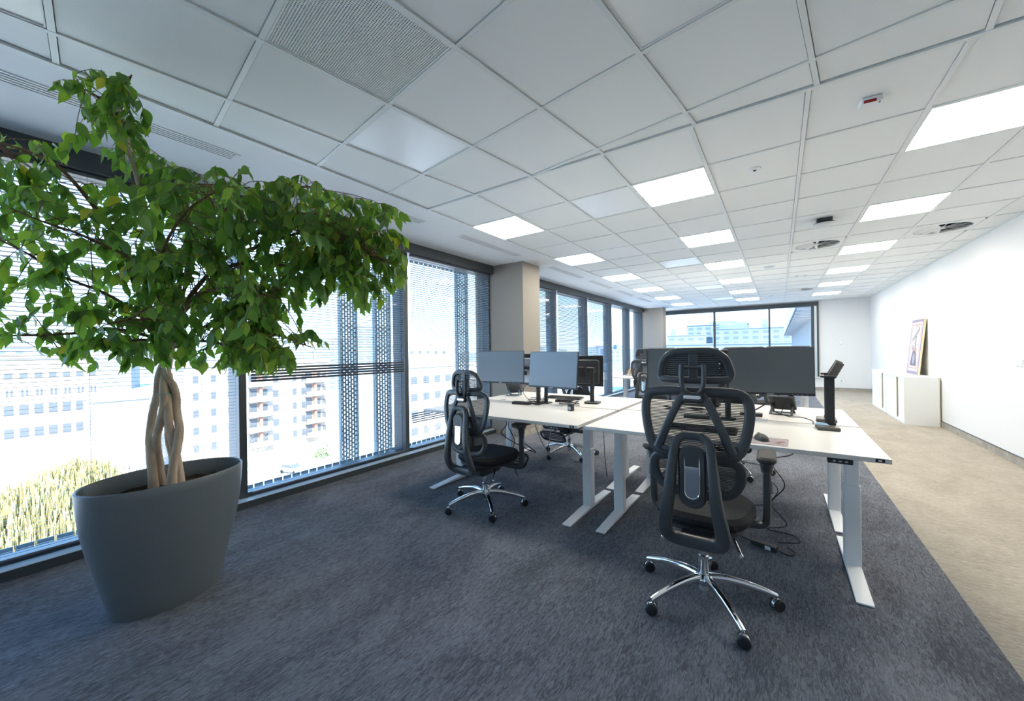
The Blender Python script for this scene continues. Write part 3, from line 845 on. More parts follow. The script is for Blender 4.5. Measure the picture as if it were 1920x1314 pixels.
    ap.rbox(0, 0, 0.752, 0.055, 0.10, 0.026, 0.02, 0.006)
    ap.lathe([(0.026, 0.70), (0.034, 0.745)], 16)
    ap.lathe([(0.0275, 0.694), (0.0275, 0.700)], 16)
    p = catmull([(0, 0, 0.70), (0, 0, 0.60), (0, 0, 0.48), (-0.008, 0, 0.425), (-0.045, -0.01, 0.408), (-0.16, -0.03, 0.408)], 5)
    ap.sweep(p, 0.020, 0.024, 10, ref=(0, 1, 0), square=0.25)
    CHM['armrest'] = ap.mesh('armrest', 'chair_plastic')
    CHM['arm_button'] = MB().rbox(0.024, 0, 0.62, 0.008, 0.018, 0.07, 0.006, 0.002, 'x').mesh('arm_button', 'silver_back')
    fr = MB()
    for s_ in (-1, 1): fr.sweep(catmull([(s_ * 0.11, 0.05, 0.400), (s_ * 0.11, 0.22, 0.375), (s_ * 0.115, 0.38, 0.345)], 3), 0.008, 0.008, 8)
    fr.sweep(catmull([(-0.14, 0.44, 0.415), (-0.16, 0.42, 0.37), (-0.14, 0.37, 0.315), (0, 0.36, 0.300), (0.14, 0.37, 0.315), (0.16, 0.42, 0.37), (0.14, 0.44, 0.415), (0, 0.445, 0.425)], 4, True), 0.013, 0.010, 8, True)
    for k in range(4):
        z = 0.325 + 0.022 * k; fr.box(-0.14, 0.14, 0.372 + 0.018 * k, 0.380 + 0.018 * k, z, z + 0.013)
    CHM['footrest'] = fr.mesh('footrest', 'black_plastic')


chair_meshes()


def chair(x, y, rz, base, label, head_tilt=0.0, arm=0.0, lift=0.0, drop=0.0, hdrop=0.0):
    t = thing('office_chair', label, 'chair', (x, y, 0), rz, 'black ergonomic office chairs')
    P = lambda k, parent=t, mw=None: place(CHM[k], k, parent, mw)
    TZ = lambda z: Matrix.Translation((0, 0, z))
    P('seat', t, TZ(lift)); P('seat_pan', t, TZ(lift)); P('mechanism', t, TZ(lift))
    bf = P('back_frame', t, TZ(lift + drop)); P('back_mesh', bf); P('back_brace', bf)
    lf = P('lumbar_frame', t, TZ(lift + drop)); P('lumbar_mesh', lf)
    s_ = P('spine', t, TZ(lift)); P('spine_plate', s_); P('chrome_insert', s_); P('spine_link', s_); P('seat_link', s_)
    nb = P('neck_bracket', t, TZ(lift + drop + hdrop)); P('neck_badge', nb)
    hm = TZ(lift + drop + hdrop) @ Matrix.Translation((0, -0.27, 1.272)) @ Matrix.Rotation(R(head_tilt), 4, 'X') @ Matrix.Translation((0, 0.27, -1.272))
    hf = P('headrest_frame', t, hm); P('headrest_mesh', hf); P('headrest_strap', hf)
    for sx_ in (-1, 1):
        m_ = Matrix.Translation((sx_ * 0.292, 0.15, arm)) @ Matrix.Scale(sx_, 4, (1, 0, 0))
        ar = P('armrest', t, m_); P('arm_pad', ar, Matrix.Translation((0, 0.01, 0))); P('arm_button', ar)
        P('lever', t, Matrix.Translation((sx_ * 0.13, -0.02, 0.41 + lift)) @ Matrix.Scale(sx_, 4, (1, 0, 0)))
    P('footrest', t, TZ(lift)); P('gas_lift', t, TZ(max(lift, -0.04))); P('lift_cover'); P('base_hub')
    for k in range(5):
        m_ = Matrix.Rotation(base - rz + 2 * PI * k / 5, 4, 'Z')
        P('base_arm', t, m_)
        sw = Matrix.Translation((0.340, 0, 0)) @ Matrix.Rotation(0.5 + 1.7 * k, 4, 'Z') @ Matrix.Translation((-0.340, 0, 0))
        c_ = P('caster', t, m_ @ sw)
        for s2 in (-1, 1): P('wheel', c_, Matrix.Translation((0, s2 * 0.017, 0)))
    return t


chair(-0.352, 2.300, R(1), R(18), 'black mesh office chair pushed up to the mouse pad desk')
chair(-2.150, 2.640, R(-2), R(30), 'black mesh office chair at the desk with the dock box, beside the blinds', arm=-0.055, lift=-0.05, drop=-0.085, hdrop=-0.025)
chair(-2.25, 4.50, R(178), R(33), 'black mesh office chair tucked behind the single stand monitor', arm=-0.055, lift=-0.05, drop=-0.085, hdrop=-0.03)
chair(-0.42, 4.86, R(182), R(10), 'black mesh office chair facing the mouse pad desk from behind it', arm=-0.055)
chair(-1.88, 6.95, R(-4), R(24), 'distant black mesh office chair at the beige telephone desk')
chair(-0.30, 7.05, R(5), R(50), 'distant black mesh office chair near the beige carpet strip')


# ---- monitors
def monitor(c_, yaw, tilt, w_, h_, label, back='monitor_back', parent=None, stand=None, mark=True):
    """panel centred on c_, facing -y before the yaw"""
    if parent is None: t = thing('monitor', label, 'monitor', c_, yaw, 'black desk monitors')
    else: t = parent
    T = Matrix.Rotation(R(tilt), 4, 'X')
    mb = MB(); mb.m = T; mb.rbox(0, 0.008, 0, w_, 0.016, h_, 0.004, 0.002, 'y')
    pan = mb.build('panel', 'bezel', t)
    mb = MB(); mb.m = T; mb.box(-w_ / 2 + 0.004, w_ / 2 - 0.004, -0.0012, 0.0, -h_ / 2 + 0.018, h_ / 2 - 0.005); mb.build('screen', 'screen', pan, smooth=False)
    mb = MB(); mb.m = T; mb.rbox(0, 0.024, -0.01, w_ * 0.86, 0.018, h_ * 0.8, 0.03, 0.008, 'y'); mb.build('rear_shell', back, pan)
    mb = MB(); mb.m = T; mb.rbox(0, 0.040, -0.01, 0.11, 0.018, 0.11, 0.01, 0.004, 'y'); mb.build('mount_plate', 'black_plastic', pan)
    mb = MB(); mb.m = T
    if mark:
        mb.box(-0.022, 0.022, -0.0014, 0.0, -h_ / 2 + 0.006, -h_ / 2 + 0.0105)
        for k in range(4): mb.box(w_ * 0.25 + 0.028 * k, w_ * 0.25 + 0.028 * k + 0.010, -0.0014, 0, -h_ / 2 + 0.006, -h_ / 2 + 0.0085)
        mb.build('printed_mark', 'silver_back', pan, smooth=False)
    return t


def pole_stand(x, y, z_arm, a, b, user, label):
    """double monitor stand: clamp, pole and an arm to either monitor; a, b = mount points"""
    t = thing('monitor_stand', label, 'monitor stand', (x, y, DZ), group='double monitor stands')
    MB().rbox(0, 0, 0.006, 0.11, 0.10, 0.012, 0.012, 0.003).build('base_plate', 'black_plastic', t)
    MB().cyl((0, 0, 0.01), (0, 0, z_arm - DZ + 0.03), 0.021, n=16).build('pole', 'black_plastic', t)
    MB().lathe([(0.030, z_arm - DZ - 0.03), (0.030, z_arm - DZ + 0.02)], 16).build('collar', 'black_plastic', t)
    for q in (a, b):
        v = Vector(q) - Vector((x, y, DZ)); k = Vector((v.x * 0.5, v.y * 0.5 + (0.06 if user < 0 else -0.06), z_arm - DZ))
        pth = catmull([(0, 0, z_arm - DZ), k, (v.x, v.y, v.z)], 5)
        MB().sweep(pth, 0.014, 0.018, 8, ref=(0, 0, 1)).build('arm', 'black_plastic', t)
    return t


monitor((-0.062, 3.515, 1.182), R(10), -3, 0.555, 0.362, 'large black monitor beside the black desk lamps')
monitor((-0.685, 3.500, 1.182), R(1), -3, 0.560, 0.362, 'large black monitor behind the chair headrest at the mouse pad desk')
pole_stand(-0.344, 3.515, 1.17, (-0.068, 3.560, 1.17), (-0.684, 3.545, 1.17), -1, 'black double monitor stand on the mouse pad desk')
monitor((-2.598, 3.490, 1.180), R(5), -2, 0.600, 0.365, 'dark screened monitor above the grey desk telephone by the windows')
monitor((-1.880, 3.395, 1.165), R(-10), -6, 0.615, 0.370, 'monitor with pale reflecting screen on the dock box desk')
pole_stand(-2.122, 3.518, 1.17, (-2.597, 3.535, 1.17), (-1.873, 3.440, 1.16), -1, 'black double monitor stand on the dock box desk')
# the facing desk by the windows: silver-backed monitor on the second stand and the single monitor on its own foot
monitor((-2.50, 3.84, 1.140), R(178), -2, 0.600, 0.365, 'silver-backed monitor facing the windows row, back to the dark screen', back='silver_back')
pole_stand(-2.085, 3.625, 1.15, (-2.50, 3.795, 1.13), (-2.30, 3.75, 1.13), 1, 'black double monitor stand on the single stand monitor desk')
tm = monitor((-1.815, 3.935, 1.130), R(183), 0, 0.520, 0.335, 'single monitor on its own black foot, seen from the rear')
mb = MB(); zz = DZ - 1.130
mb.rbox(-0.17, 0.115, zz / 2 + 0.03, 0.042, 0.026, -zz + 0.02, 0.006, 0.003)
mb.build('upright', 'black_plastic', tm)
MB().rbox(-0.17, 0.105, zz + 0.011, 0.155, 0.13, 0.022, 0.02, 0.006).build('foot', 'black_plastic', tm)
MB().rbox(-0.15, 0.075, 0.015, 0.09, 0.07, 0.06, 0.01, 0.004).build('hinge', 'black_plastic', tm)
MB().rbox(0.16, 0.0335, 0.105, 0.035, 0.001, 0.014, 0.002, 0.0002, 'y').build('printed_mark', 'logo_white', tm)
# monitors on the desks further away
monitor((-0.14, 4.02, 1.16), R(179), -3, 0.62, 0.37, 'black monitor behind the large one by the desk lamps')
monitor((-0.80, 4.02, 1.16), R(183), -3, 0.62, 0.37, 'black monitor behind the one at the chair headrest')
pole_stand(-0.47, 3.70, 1.15, (-0.14, 3.965, 1.15), (-0.80, 3.965, 1.15), 1, 'black double monitor stand on the desk facing the mouse pad desk')
monitor((-2.08, 8.35, 1.19), R(2), -3, 0.64, 0.375, 'distant black monitor on the beige telephone desk')
monitor((-1.42, 8.35, 1.19), R(-6), -3, 0.62, 0.37, 'distant black monitor next to the one on the telephone desk')
pole_stand(-1.75, 8.44, 1.17, (-2.08, 8.40, 1.18), (-1.42, 8.40, 1.18), -1, 'black double monitor stand on the beige telephone desk')
monitor((-0.55, 8.35, 1.19), R(4), -3, 0.62, 0.37, 'distant black monitor of the pair near the beige carpet strip')
monitor((0.12, 8.35, 1.19), R(-4), -3, 0.62, 0.37, 'outer distant black monitor next to the beige carpet strip')
pole_stand(-0.215, 8.44, 1.17, (-0.55, 8.40, 1.18), (0.12, 8.40, 1.18), -1, 'black double monitor stand near the beige carpet strip')


# ---- things on the desks
def phone(x, y, rz, label, body='phone_grey', standm='phone_stand'):
    t = thing('desk_phone', label, 'phone', (x, y, DZ), rz)
    st_ = MB()
    for s_ in (-1, 1):
        st_.sweep([(s_ * 0.075, -0.085, 0.004), (s_ * 0.065, 0.03, 0.075)], 0.010, 0.004, 6, ref=(0, 0, 1))
        st_.sweep([(s_ * 0.075, 0.085, 0.004), (s_ * 0.065, -0.005, 0.085)], 0.010, 0.004, 6, ref=(0, 0, 1))
    st_.box(-0.08, 0.08, -0.09, -0.075, 0, 0.008).box(-0.08, 0.08, 0.075, 0.09, 0, 0.008)
    st_.build('stand', standm, t)
    b = MB(); b.m = Matrix.Translation((0, 0.0, 0.095)) @ Matrix.Rotation(R(38), 4, 'X')
    b.rbox(0, 0, 0, 0.19, 0.20, 0.022, 0.02, 0.006)
    bo = b.build('body', body, t)
    b = MB(); b.m = Matrix.Translation((0, 0.0, 0.095)) @ Matrix.Rotation(R(38), 4, 'X')
    b.rbox(0.035, 0.055, 0.012, 0.10, 0.06, 0.003, 0.005, 0.001); b.build('display', 'screen', bo)
    for i in range(4):
        for j in range(3):
            b = MB(); b.m = Matrix.Translation((0, 0.0, 0.095)) @ Matrix.Rotation(R(38), 4, 'X')
            b.rbox(0.005 + 0.03 * j, 0.008 - 0.024 * i, 0.012, 0.02, 0.014, 0.004, 0.003, 0.001).build('key', 'black_plastic', bo)
    h = MB(); h.m = Matrix.Translation((0, 0.0, 0.095)) @ Matrix.Rotation(R(38), 4, 'X')
    h.sweep(catmull([(-0.068, -0.10, 0.018), (-0.068, -0.085, 0.036), (-0.068, 0, 0.046), (-0.068, 0.085, 0.036), (-0.068, 0.10, 0.018)], 4), 0.021, [0.016] * 4 + [0.011] * 9 + [0.016] * 4, 8, ref=(0, 0, 1))
    h.build('handset', 'black_plastic', t)
    return t


phone(-2.80, 4.05, R(200), 'grey desk telephone with handset on a pale stand by the windows')
phone(0.015, 4.02, R(172), 'black desk telephone on a stand behind the large monitor', 'black_plastic', 'phone_grey')
phone(-2.62, 8.20, R(-10), 'beige desk telephone on the distant desk by the windows', 'beige_phone', 'beige_phone')


def keyboard(x, y, rz, label):
    t = thing('keyboard', label, 'keyboard', (x, y, DZ), rz)
    k = MB(); k.m = Matrix.Rotation(R(3), 4, 'X'); k.rbox(0, 0, 0.012, 0.44, 0.135, 0.014, 0.008, 0.003); bo = k.build('body', 'black_plastic', t)
    km = MB().rbox(0, 0, 0, 0.016, 0.016, 0.006, 0.002, 0.001, seg=1).mesh('key', 'black_soft')
    for r_ in range(5):
        for c_ in range(21):
            if r_ == 4 and 5 < c_ < 12: continue
            place(km, 'key', bo, Matrix.Rotation(R(3), 4, 'X') @ Matrix.Translation((-0.20 + 0.02 * c_, 0.044 - 0.022 * r_, 0.021)))
    return t


keyboard(-0.455, 2.955, R(0), 'black keyboard on the mouse pad desk behind the chair mesh')
keyboard(-2.09, 4.06, R(4), 'black keyboard lying behind the pale screen monitor')
keyboard(-0.70, 4.25, R(-3), 'black keyboard on the desk facing the mouse pad desk')


def lamp(x, y, rz, label, film=False):
    t = thing('desk_lamp', label, 'desk lamp', (x, y, DZ), rz, 'black folding desk lamps')
    MB().rbox(0, 0, 0.0125, 0.125, 0.155, 0.025, 0.008, 0.006).build('base', 'lamp_grey', t)
    MB().rbox(0.018, 0.045, 0.19, 0.058, 0.020, 0.335, 0.008, 0.004).build('column', 'black_plastic', t)
    MB().cyl((-0.015, 0.045, 0.028), (0.051, 0.045, 0.028), 0.013).build('lower_hinge', 'black_plastic', t)
    h = MB().rbox(0.010, 0.035, 0.362, 0.085, 0.030, 0.014, 0.005, 0.003).build('upper_hinge', 'black_plastic', t)
    b = MB(); b.m = Matrix.Translation((0.022, 0.045, 0.368)) @ Matrix.Rotation(R(28), 4, 'Y') @ Matrix.Rotation(R(-18), 4, 'X')
    b.rbox(0.012, 0, 0.055, 0.050, 0.010, 0.12, 0.006, 0.003, 'y').build('head', 'lamp_grey', t)
    return t


lamp(0.268, 3.43, R(2), 'black folding desk lamp at the back of the mouse pad desk')
lamp(0.290, 3.79, R(-4), 'black folding desk lamp on the desk facing the mouse pad desk')
t = thing('plastic_pouch', 'small crumpled clear blue pouch on the desk lamp base', 'pouch', (0.235, 3.45, DZ + 0.025), R(5))


def pouch(u, v):
    x, y = (u - 0.5) * 0.085, (v - 0.5) * 0.05
    h_ = 0.016 * (1 - (2 * u - 1) ** 4) * (1 - (2 * v - 1) ** 4)
    return (x, y, 0.001 + h_ * (0.7 + 0.5 * noise.noise(Vector((u * 6, v * 6, 1)))))


MB().surf(pouch, 14, 10).build('film', 'blue_film', t)

mp = MB().rbox(0, 0, 0.0015, 0.26, 0.21, 0.003, 0.012, 0.001).build('mouse_pad', 'mouse_pad', label='pinkish grey printed mouse pad on the desk edge', cat='mouse pad', mw=Matrix.Translation((-0.092, 2.815, DZ)) @ Matrix.Rotation(R(-2), 4, 'Z'))
t = thing('mouse', 'black computer mouse on the pinkish mouse pad', 'mouse', (-0.098, 2.815, DZ + 0.003), R(30))


def mouse_s(u, v):
    a = 2 * PI * u; w_ = 0.034 * (1 - 0.12 * math.cos(a)); r_ = math.sin(v * PI / 2)
    return (w_ * math.sin(a) * r_ * (0.95 if v < 1 else 1), 0.058 * math.cos(a) * r_, 0.038 * math.cos(v * PI / 2) ** 0.8 + 0.001)


MB().surf(mouse_s, 24, 8).build('shell', 'pad_grey', t)
MB().cyl((-0.004, 0.028, 0.032), (0.004, 0.028, 0.032), 0.008).build('scroll_wheel', 'black_soft', t)


def dock(x, y, rz, w_, label):
    t = thing('dock', label, 'dock', (x, y, DZ), rz)
    MB().rbox(0, 0, 0.014, w_, 0.075, 0.026, 0.005, 0.003).build('body', 'black_plastic', t)
    MB().box(-w_ / 2 + 0.004, w_ / 2 - 0.004, -0.0382, -0.0374, 0.004, 0.006).build('red_line', 'red_lens', t, smooth=False)
    for k in range(3): MB().box(-w_ / 2 + 0.03 + 0.025 * k, -w_ / 2 + 0.044 + 0.025 * k, -0.0382, -0.0374, 0.012, 0.018).build('port', 'dark_gap', t, smooth=False)


dock(-2.262, 3.41, R(6), 0.205, 'black dock box lying by the windows desk edge')
dock(-0.56, 3.43, R(4), 0.19, 'black dock box behind the chair mesh on the mouse pad desk')
dock(-0.20, 3.78, R(0), 0.16, 'black dock box under the large monitor on the facing desk')
dock(-1.955, 3.79, R(6), 0.18, 'black dock box among cables in front of the keyboard')
t = thing('webcam', 'small black round camera puck on the windows desk', 'camera', (-1.625, 3.275, DZ), R(-20))
MB().rbox(0, 0.01, 0.033, 0.055, 0.045, 0.066, 0.012, 0.004).build('body', 'black_plastic', t)
b = MB(); b.m = Matrix.Translation((0.004, -0.0135, 0.022)) @ Matrix.Rotation(PI / 2, 4, 'X'); b.lathe([(0.0, 0.003), (0.010, 0.003), (0.015, 0.0), (0.018, 0.002), (0.018, -0.002)], 18); b.build('lens_ring', 'silver_back', t)
t = thing('cable_socket', 'pale round cable socket lid set in the desk by the windows', 'lid', (-2.66, 3.62, DZ))
MB().lathe([(0.0, 0.004), (0.030, 0.004), (0.034, 0.0)], 20).build('lid', 'silver_back', t)


def cable(pts, label, r=0.003, m='black_soft', name='cable', n=6):
    c_ = Vector(pts[0])
    P = catmull([Vector(p) - c_ for p in pts], 7)
    o = MB().sweep(P, r, r, n, ref=(0.2, 0.3, 1)).build(name, m, label=label, cat='cable')
    o.location = c_
    return o


def loop_cable(cx, cy, rx, ry, turns, label, z=DZ, r=0.003, seed=0):
    rnd = random.Random(seed); pts = []
    for k in range(int(turns * 8)):
        a = k * PI / 4; q = 1 + 0.25 * rnd.uniform(-1, 1)
        pts.append((cx + rx * q * math.cos(a), cy + ry * q * math.sin(a), z + r + 0.004 + 0.0025 * k + 0.006 * rnd.random()))
    return cable(pts, label, r)


cable([(-2.05, 3.42, DZ + 0.005), (-2.12, 3.40, DZ + 0.02), (-2.28, 3.47, DZ + 0.12), (-2.25, 3.49, DZ + 0.20), (-2.12, 3.47, DZ + 0.19), (-2.09, 3.45, DZ + 0.09), (-2.16, 3.43, DZ + 0.008)], 'black cable standing up in a hoop beside the dock box')
loop_cable(-2.16, 3.55, 0.12, 0.035, 2.5, 'tangled black cable coil at the foot of the double stand', seed=1)
loop_cable(-1.78, 3.55, 0.10, 0.05, 1.7, 'loose black cable loops round the camera puck', seed=2)
loop_cable(-1.86, 3.66, 0.13, 0.03, 2.0, 'black cable tangle in front of the lying keyboard', seed=3)
loop_cable(-0.70, 3.72, 0.16, 0.06, 2.2, 'black cable tangle behind the chair mesh on the facing desk', seed=4)
cable([(-2.03, 3.55, 1.10), (-2.06, 3.55, 1.02), (-2.02, 3.55, 0.93), (-2.06, 3.53, 0.86), (-2.0, 3.51, DZ + 0.004)], 'black cable hanging down the double stand by the windows')
cable([(-2.35, 3.76, 1.08), (-2.33, 3.78, 1.0), (-2.26, 3.75, 0.95), (-2.22, 3.72, 0.90), (-2.20, 3.70, DZ + 0.004)], 'black cable bundle hanging behind the dark screen')
cable([(-0.07, 4.00, DZ + 0.03), (0.05, 3.86, DZ + 0.006), (0.13, 3.76, DZ + 0.02), (0.19, 3.68, DZ + 0.015), (0.20, 3.605, DZ + 0.0), (0.20, 3.604, DZ - 0.16)], 'black telephone cable running into the gap between the desks', 0.0035)
cable([(-0.21, 3.62, DZ + 0.10), (-0.18, 3.68, DZ + 0.06), (-0.10, 3.80, DZ + 0.10), (-0.04, 3.92, DZ + 0.11)], 'black coiled handset cable beside the large monitor', 0.006)
cable([(0.07, 3.98, 1.10), (0.09, 3.95, 0.98), (0.04, 3.93, 0.90), (0.0, 3.92, DZ + 0.004)], 'black cable dropping behind the large monitor', 0.003)
# cables beneath the desks
cable([(-0.02, 3.10, 0.74), (-0.06, 3.10, 0.60), (0.02, 3.20, 0.42), (-0.06, 3.32, 0.24), (0.03, 3.34, 0.10), (-0.09, 3.42, 0.012), (0.06, 3.40, 0.010), (0.10, 3.30, 0.010), (-0.02, 3.22, 0.010)], 'long black cable from the mouse pad desk down to the carpet', 0.0035)
cable([(0.09, 3.08, 0.75), (0.06, 3.10, 0.66), (-0.05, 3.14, 0.60), (-0.08, 3.18, 0.48), (-0.02, 3.26, 0.36), (-0.09, 3.30, 0.24), (-0.20, 3.3, 0.20)], 'thin black cable looping below the mouse pad desk', 0.003)
cable([(-2.30, 3.12, 0.74), (-2.27, 3.14, 0.62), (-2.38, 3.20, 0.50), (-2.22, 3.34, 0.36), (-2.10, 3.42, 0.30), (-2.28, 3.42, 0.40), (-2.25, 3.35, 0.52), (-2.27, 3.3, 0.72)], 'looped black cable hanging below the dock box desk', 0.0045)
cable([(-2.22, 3.14, 0.74), (-2.26, 3.16, 0.60), (-2.22, 3.20, 0.46), (-2.30, 3.28, 0.30), (-2.34, 3.36, 0.12), (-2.33, 3.42, 0.01)], 'black cable reaching the carpet below the dock box desk', 0.0045)
cable([(-1.98, 3.16, 0.74), (-1.92, 3.2, 0.52), (-1.86, 3.26, 0.36), (-1.84, 3.3, 0.30), (-1.90, 3.34, 0.40), (-1.86, 3.38, 0.70)], 'grey-green cable hanging beneath the dock box desk', 0.004, 'phone_stand')
t = thing('cable_tray', 'black cable tray hung beneath the dock box desk', 'cable tray', (-2.02, 3.42, 0.70))
MB().box(-0.24, 0.24, -0.05, 0.05, -0.04, -0.035).box(-0.24, 0.24, -0.05, -0.045, -0.035, 0.063).box(-0.24, 0.24, 0.045, 0.05, -0.035, 0.063).build('tray', 'black_plastic', t, smooth=False)
for k in (-0.12, -0.06, 0.0, 0.06): MB().lathe([(0.020, 0.0), (0.020, 0.004), (0.0, 0.004)], 14, (k, 0, -0.035)).build('socket', 'black_soft', t)
t = thing('power_adapter', 'black power adapter with a white sticker on the carpet', 'adapter', (-0.10, 3.11, 0), R(-18))
MB().rbox(0, 0, 0.018, 0.15, 0.055, 0.034, 0.006, 0.004).build('body', 'black_plastic', t)
MB().rbox(0.030, -0.028, 0.018, 0.034, 0.001, 0.024, 0.002, 0.0002, 'y').build('sticker', 'logo_white', t)
cable([(-0.40, 3.30, 0.008), (-0.30, 3.22, 0.012), (-0.17, 3.13, 0.016)], 'black cable lying behind the power adapter', 0.005)
cable([(-0.02, 3.08, 0.014), (0.04, 3.06, 0.008), (0.07, 3.12, 0.008), (0.03, 3.18, 0.008)], 'short black cable curling off the power adapter', 0.004)
# blinking white cable at the desk corner
cable([(-1.55, 3.80, DZ + 0.004), (-1.45, 3.86, DZ + 0.02), (-1.36, 3.80, DZ + 0.02), (-1.33, 3.62, DZ + 0.006), (-1.33, 3.545, DZ + 0.0), (-1.33, 3.545, 0.70)], 'thin white cable on the desk with the single stand monitor', 0.002, 'logo_white')
cable([(-1.245, 3.10, 0.75), (-1.236, 3.12, 0.62), (-1.24, 3.15, 0.45), (-1.242, 3.2, 0.25)], 'thin dark cable hanging between the two near desks', 0.003)


# ---- cabinets and picture
def cabinet(y0, y1, label, gap):
    xa, xb, h_ = 1.745, 2.17, 0.815
    t = thing('cabinet', label, 'cabinet', ((xa + xb) / 2, (y0 + y1) / 2, 0), group='low white sliding-door cabinets')
    L = (y1 - y0) / 2; w_ = (xb - xa) / 2
    mb = MB()
    mb.box(-w_, w_, -L, -L + 0.018, 0.0, h_ - 0.022).box(-w_, w_, L - 0.018, L, 0.0, h_ - 0.022).box(-w_, w_, -L + 0.018, L - 0.018, 0.03, 0.055).box(w_ - 0.01, w_, -L + 0.018, L - 0.018, 0.055, h_ - 0.022).box(-w_ + 0.01, w_, -L + 0.018, L - 0.018, 0.0, 0.03)
    mb.build('body', 'cabinet_white', t, smooth=False)
    MB().box(-w_ - 0.004, w_, -L, L, h_ - 0.022, h_).build('top', 'cabinet_white', t, smooth=False)
    MB().box(w_ - 0.012, w_ + 0.001, -L - 0.002, -L + 0.01, 0.0, h_).build('edge_band', 'cabinet_edge', t, smooth=False)
    MB().box(-w_ + 0.05, w_ - 0.02, -L + 0.02, L - 0.02, 0.056, h_ - 0.024).build('interior', 'dark_gap', t, smooth=False)
    g0 = gap
    for (a, b, xo) in ((-L + 0.02, g0 - 0.035, 0.014), (g0 + 0.035, L - 0.02, 0.004)):
        d_ = MB().box(-w_ + xo, -w_ + xo + 0.012, a, b, 0.045, h_ - 0.026).build('door', 'cabinet_white', t, smooth=False)
        if xo < 0.01:
            MB().box(-w_ + xo - 0.001, -w_ + xo + 0.013, a - 0.010, a, 0.045, h_ - 0.026).build('door_edge', 'cabinet_edge', d_, smooth=False)
            MB().cyl((-w_ + xo - 0.006, a + 0.05, h_ - 0.14), (-w_ + xo, a + 0.05, h_ - 0.14), 0.009, n=10).build('lock', 'chrome', d_)


cabinet(9.235, 10.60, 'low white sliding-door cabinet holding up the leaning picture', -0.17)
cabinet(10.61, 11.98, 'low white sliding-door cabinet towards the end wall', -0.32)
pt = thing('picture', 'printed picture board leaning on the white wall above the cabinets', 'picture', (2.05, 10.28, 0.815))
pw, ph, lean = 0.74, 1.03, R(5.5)
PT = Matrix.Rotation(lean, 4, 'Y')


def pmb():
    b_ = MB(); b_.m = PT; return b_


pmb().box(0.0, 0.03, -pw / 2, pw / 2, 0.003, ph).build('board', 'cabinet_edge', pt, smooth=False)
noisy('print_paper', (0.62, 0.56, 0.53), (0.52, 0.46, 0.52), 3.0, 0.8, lo=0.4, hi=0.7)
mat('print_border', (0.30, 0.26, 0.36), 0.8); mat('print_ink', (0.16, 0.15, 0.20), 0.8); mat('print_pink', (0.48, 0.30, 0.28), 0.8); mat('print_grey', (0.34, 0.34, 0.38), 0.8)
pmb().box(-0.0012, 0.0, -pw / 2, pw / 2, 0.003, ph).build('print', 'print_border', pt, smooth=False)
pmb().box(-0.0018, -0.0012, -pw / 2 + 0.05, pw / 2 - 0.05, 0.06, ph - 0.05).build('print_field', 'print_paper', pt, smooth=False)


def pshape(name, m, pts, x=-0.0024):
    """flat printed shape; points in board units, u to the right of someone facing it, v up"""
    b_ = pmb(); o_ = [(-u, v) for u, v in pts]
    if area(o_) < 0: o_ = o_[::-1]
    b_.prism(o_, x, x + 0.0006, 0, 'x'); b_.build(name, m, pt, smooth=False)


def pline(name, m, pts, w_=0.008, x=-0.0026):
    b_ = pmb()
    for (a, b2) in zip(pts, pts[1:]):
        d = Vector((b2[0] - a[0], b2[1] - a[1])); 
        if d.length < 1e-6: continue
        nn = Vector((-d.y, d.x)).normalized() * w_ / 2
        q = [(-a[0] - nn.x * -1, a[1] + nn.y), (-b2[0] - nn.x * -1, b2[1] + nn.y), (-b2[0] + nn.x * -1, b2[1] - nn.y), (-a[0] + nn.x * -1, a[1] - nn.y)]
        if area(q) < 0: q = q[::-1]
        b_.prism(q, x, x + 0.0005, 0, 'x')
    b_.build(name, m, pt, smooth=False)


ell = lambda cx, cy, rx, ry, n=20: [(cx + rx * math.cos(2 * PI * i / n), cy + ry * math.sin(2 * PI * i / n)) for i in range(n)]
pline('printed_frame', 'print_pink', [(-0.27, 0.12), (0.27, 0.12), (0.27, 0.93), (-0.27, 0.93), (-0.27, 0.12)], 0.014)
pshape('printed_figure', 'print_ink', [(-0.20, 0.16), (0.20, 0.16), (0.18, 0.24), (0.13, 0.36), (0.09, 0.44), (-0.09, 0.44), (-0.14, 0.36), (-0.18, 0.24)])
pshape('printed_figure', 'print_grey', ell(0, 0.29, 0.075, 0.10), -0.0030)
pshape('printed_figure', 'print_pink', [(-0.14, 0.44), (0.14, 0.44), (0.10, 0.50), (-0.10, 0.50)])
pshape('printed_figure', 'print_ink', [(0.0, 0.50), (0.045, 0.50), (0.045, 0.72), (0.0, 0.72)])
pshape('printed_figure', 'print_grey', [(-0.21, 0.66), (-0.17, 0.61), (0.20, 0.83), (0.17, 0.88)])
pline('printed_outline', 'print_ink', [(-0.21, 0.66), (-0.17, 0.61), (0.20, 0.83), (0.17, 0.88), (-0.21, 0.66)])
pline('printed_outline', 'print_ink', [(-0.04, 0.84), (-0.06, 0.93), (0.0, 0.88), (0.04, 0.94), (0.08, 0.89), (0.14, 0.93), (0.12, 0.85)])
pline('printed_outline', 'print_ink', [(-0.19, 0.60), (-0.23, 0.52), (-0.15, 0.47), (-0.09, 0.53), (-0.13, 0.58), (-0.05, 0.60)])
pline('printed_outline', 'print_ink', [(0.10, 0.52), (0.18, 0.60), (0.21, 0.54), (0.15, 0.50), (0.20, 0.44), (0.17, 0.36)])
pline('printed_outline', 'print_grey', [(-0.22, 0.40), (-0.24, 0.32), (-0.20, 0.30)], 0.012)
pshape('printed_figure', 'print_grey', ell(-0.13, 0.50, 0.045, 0.06), -0.0022)

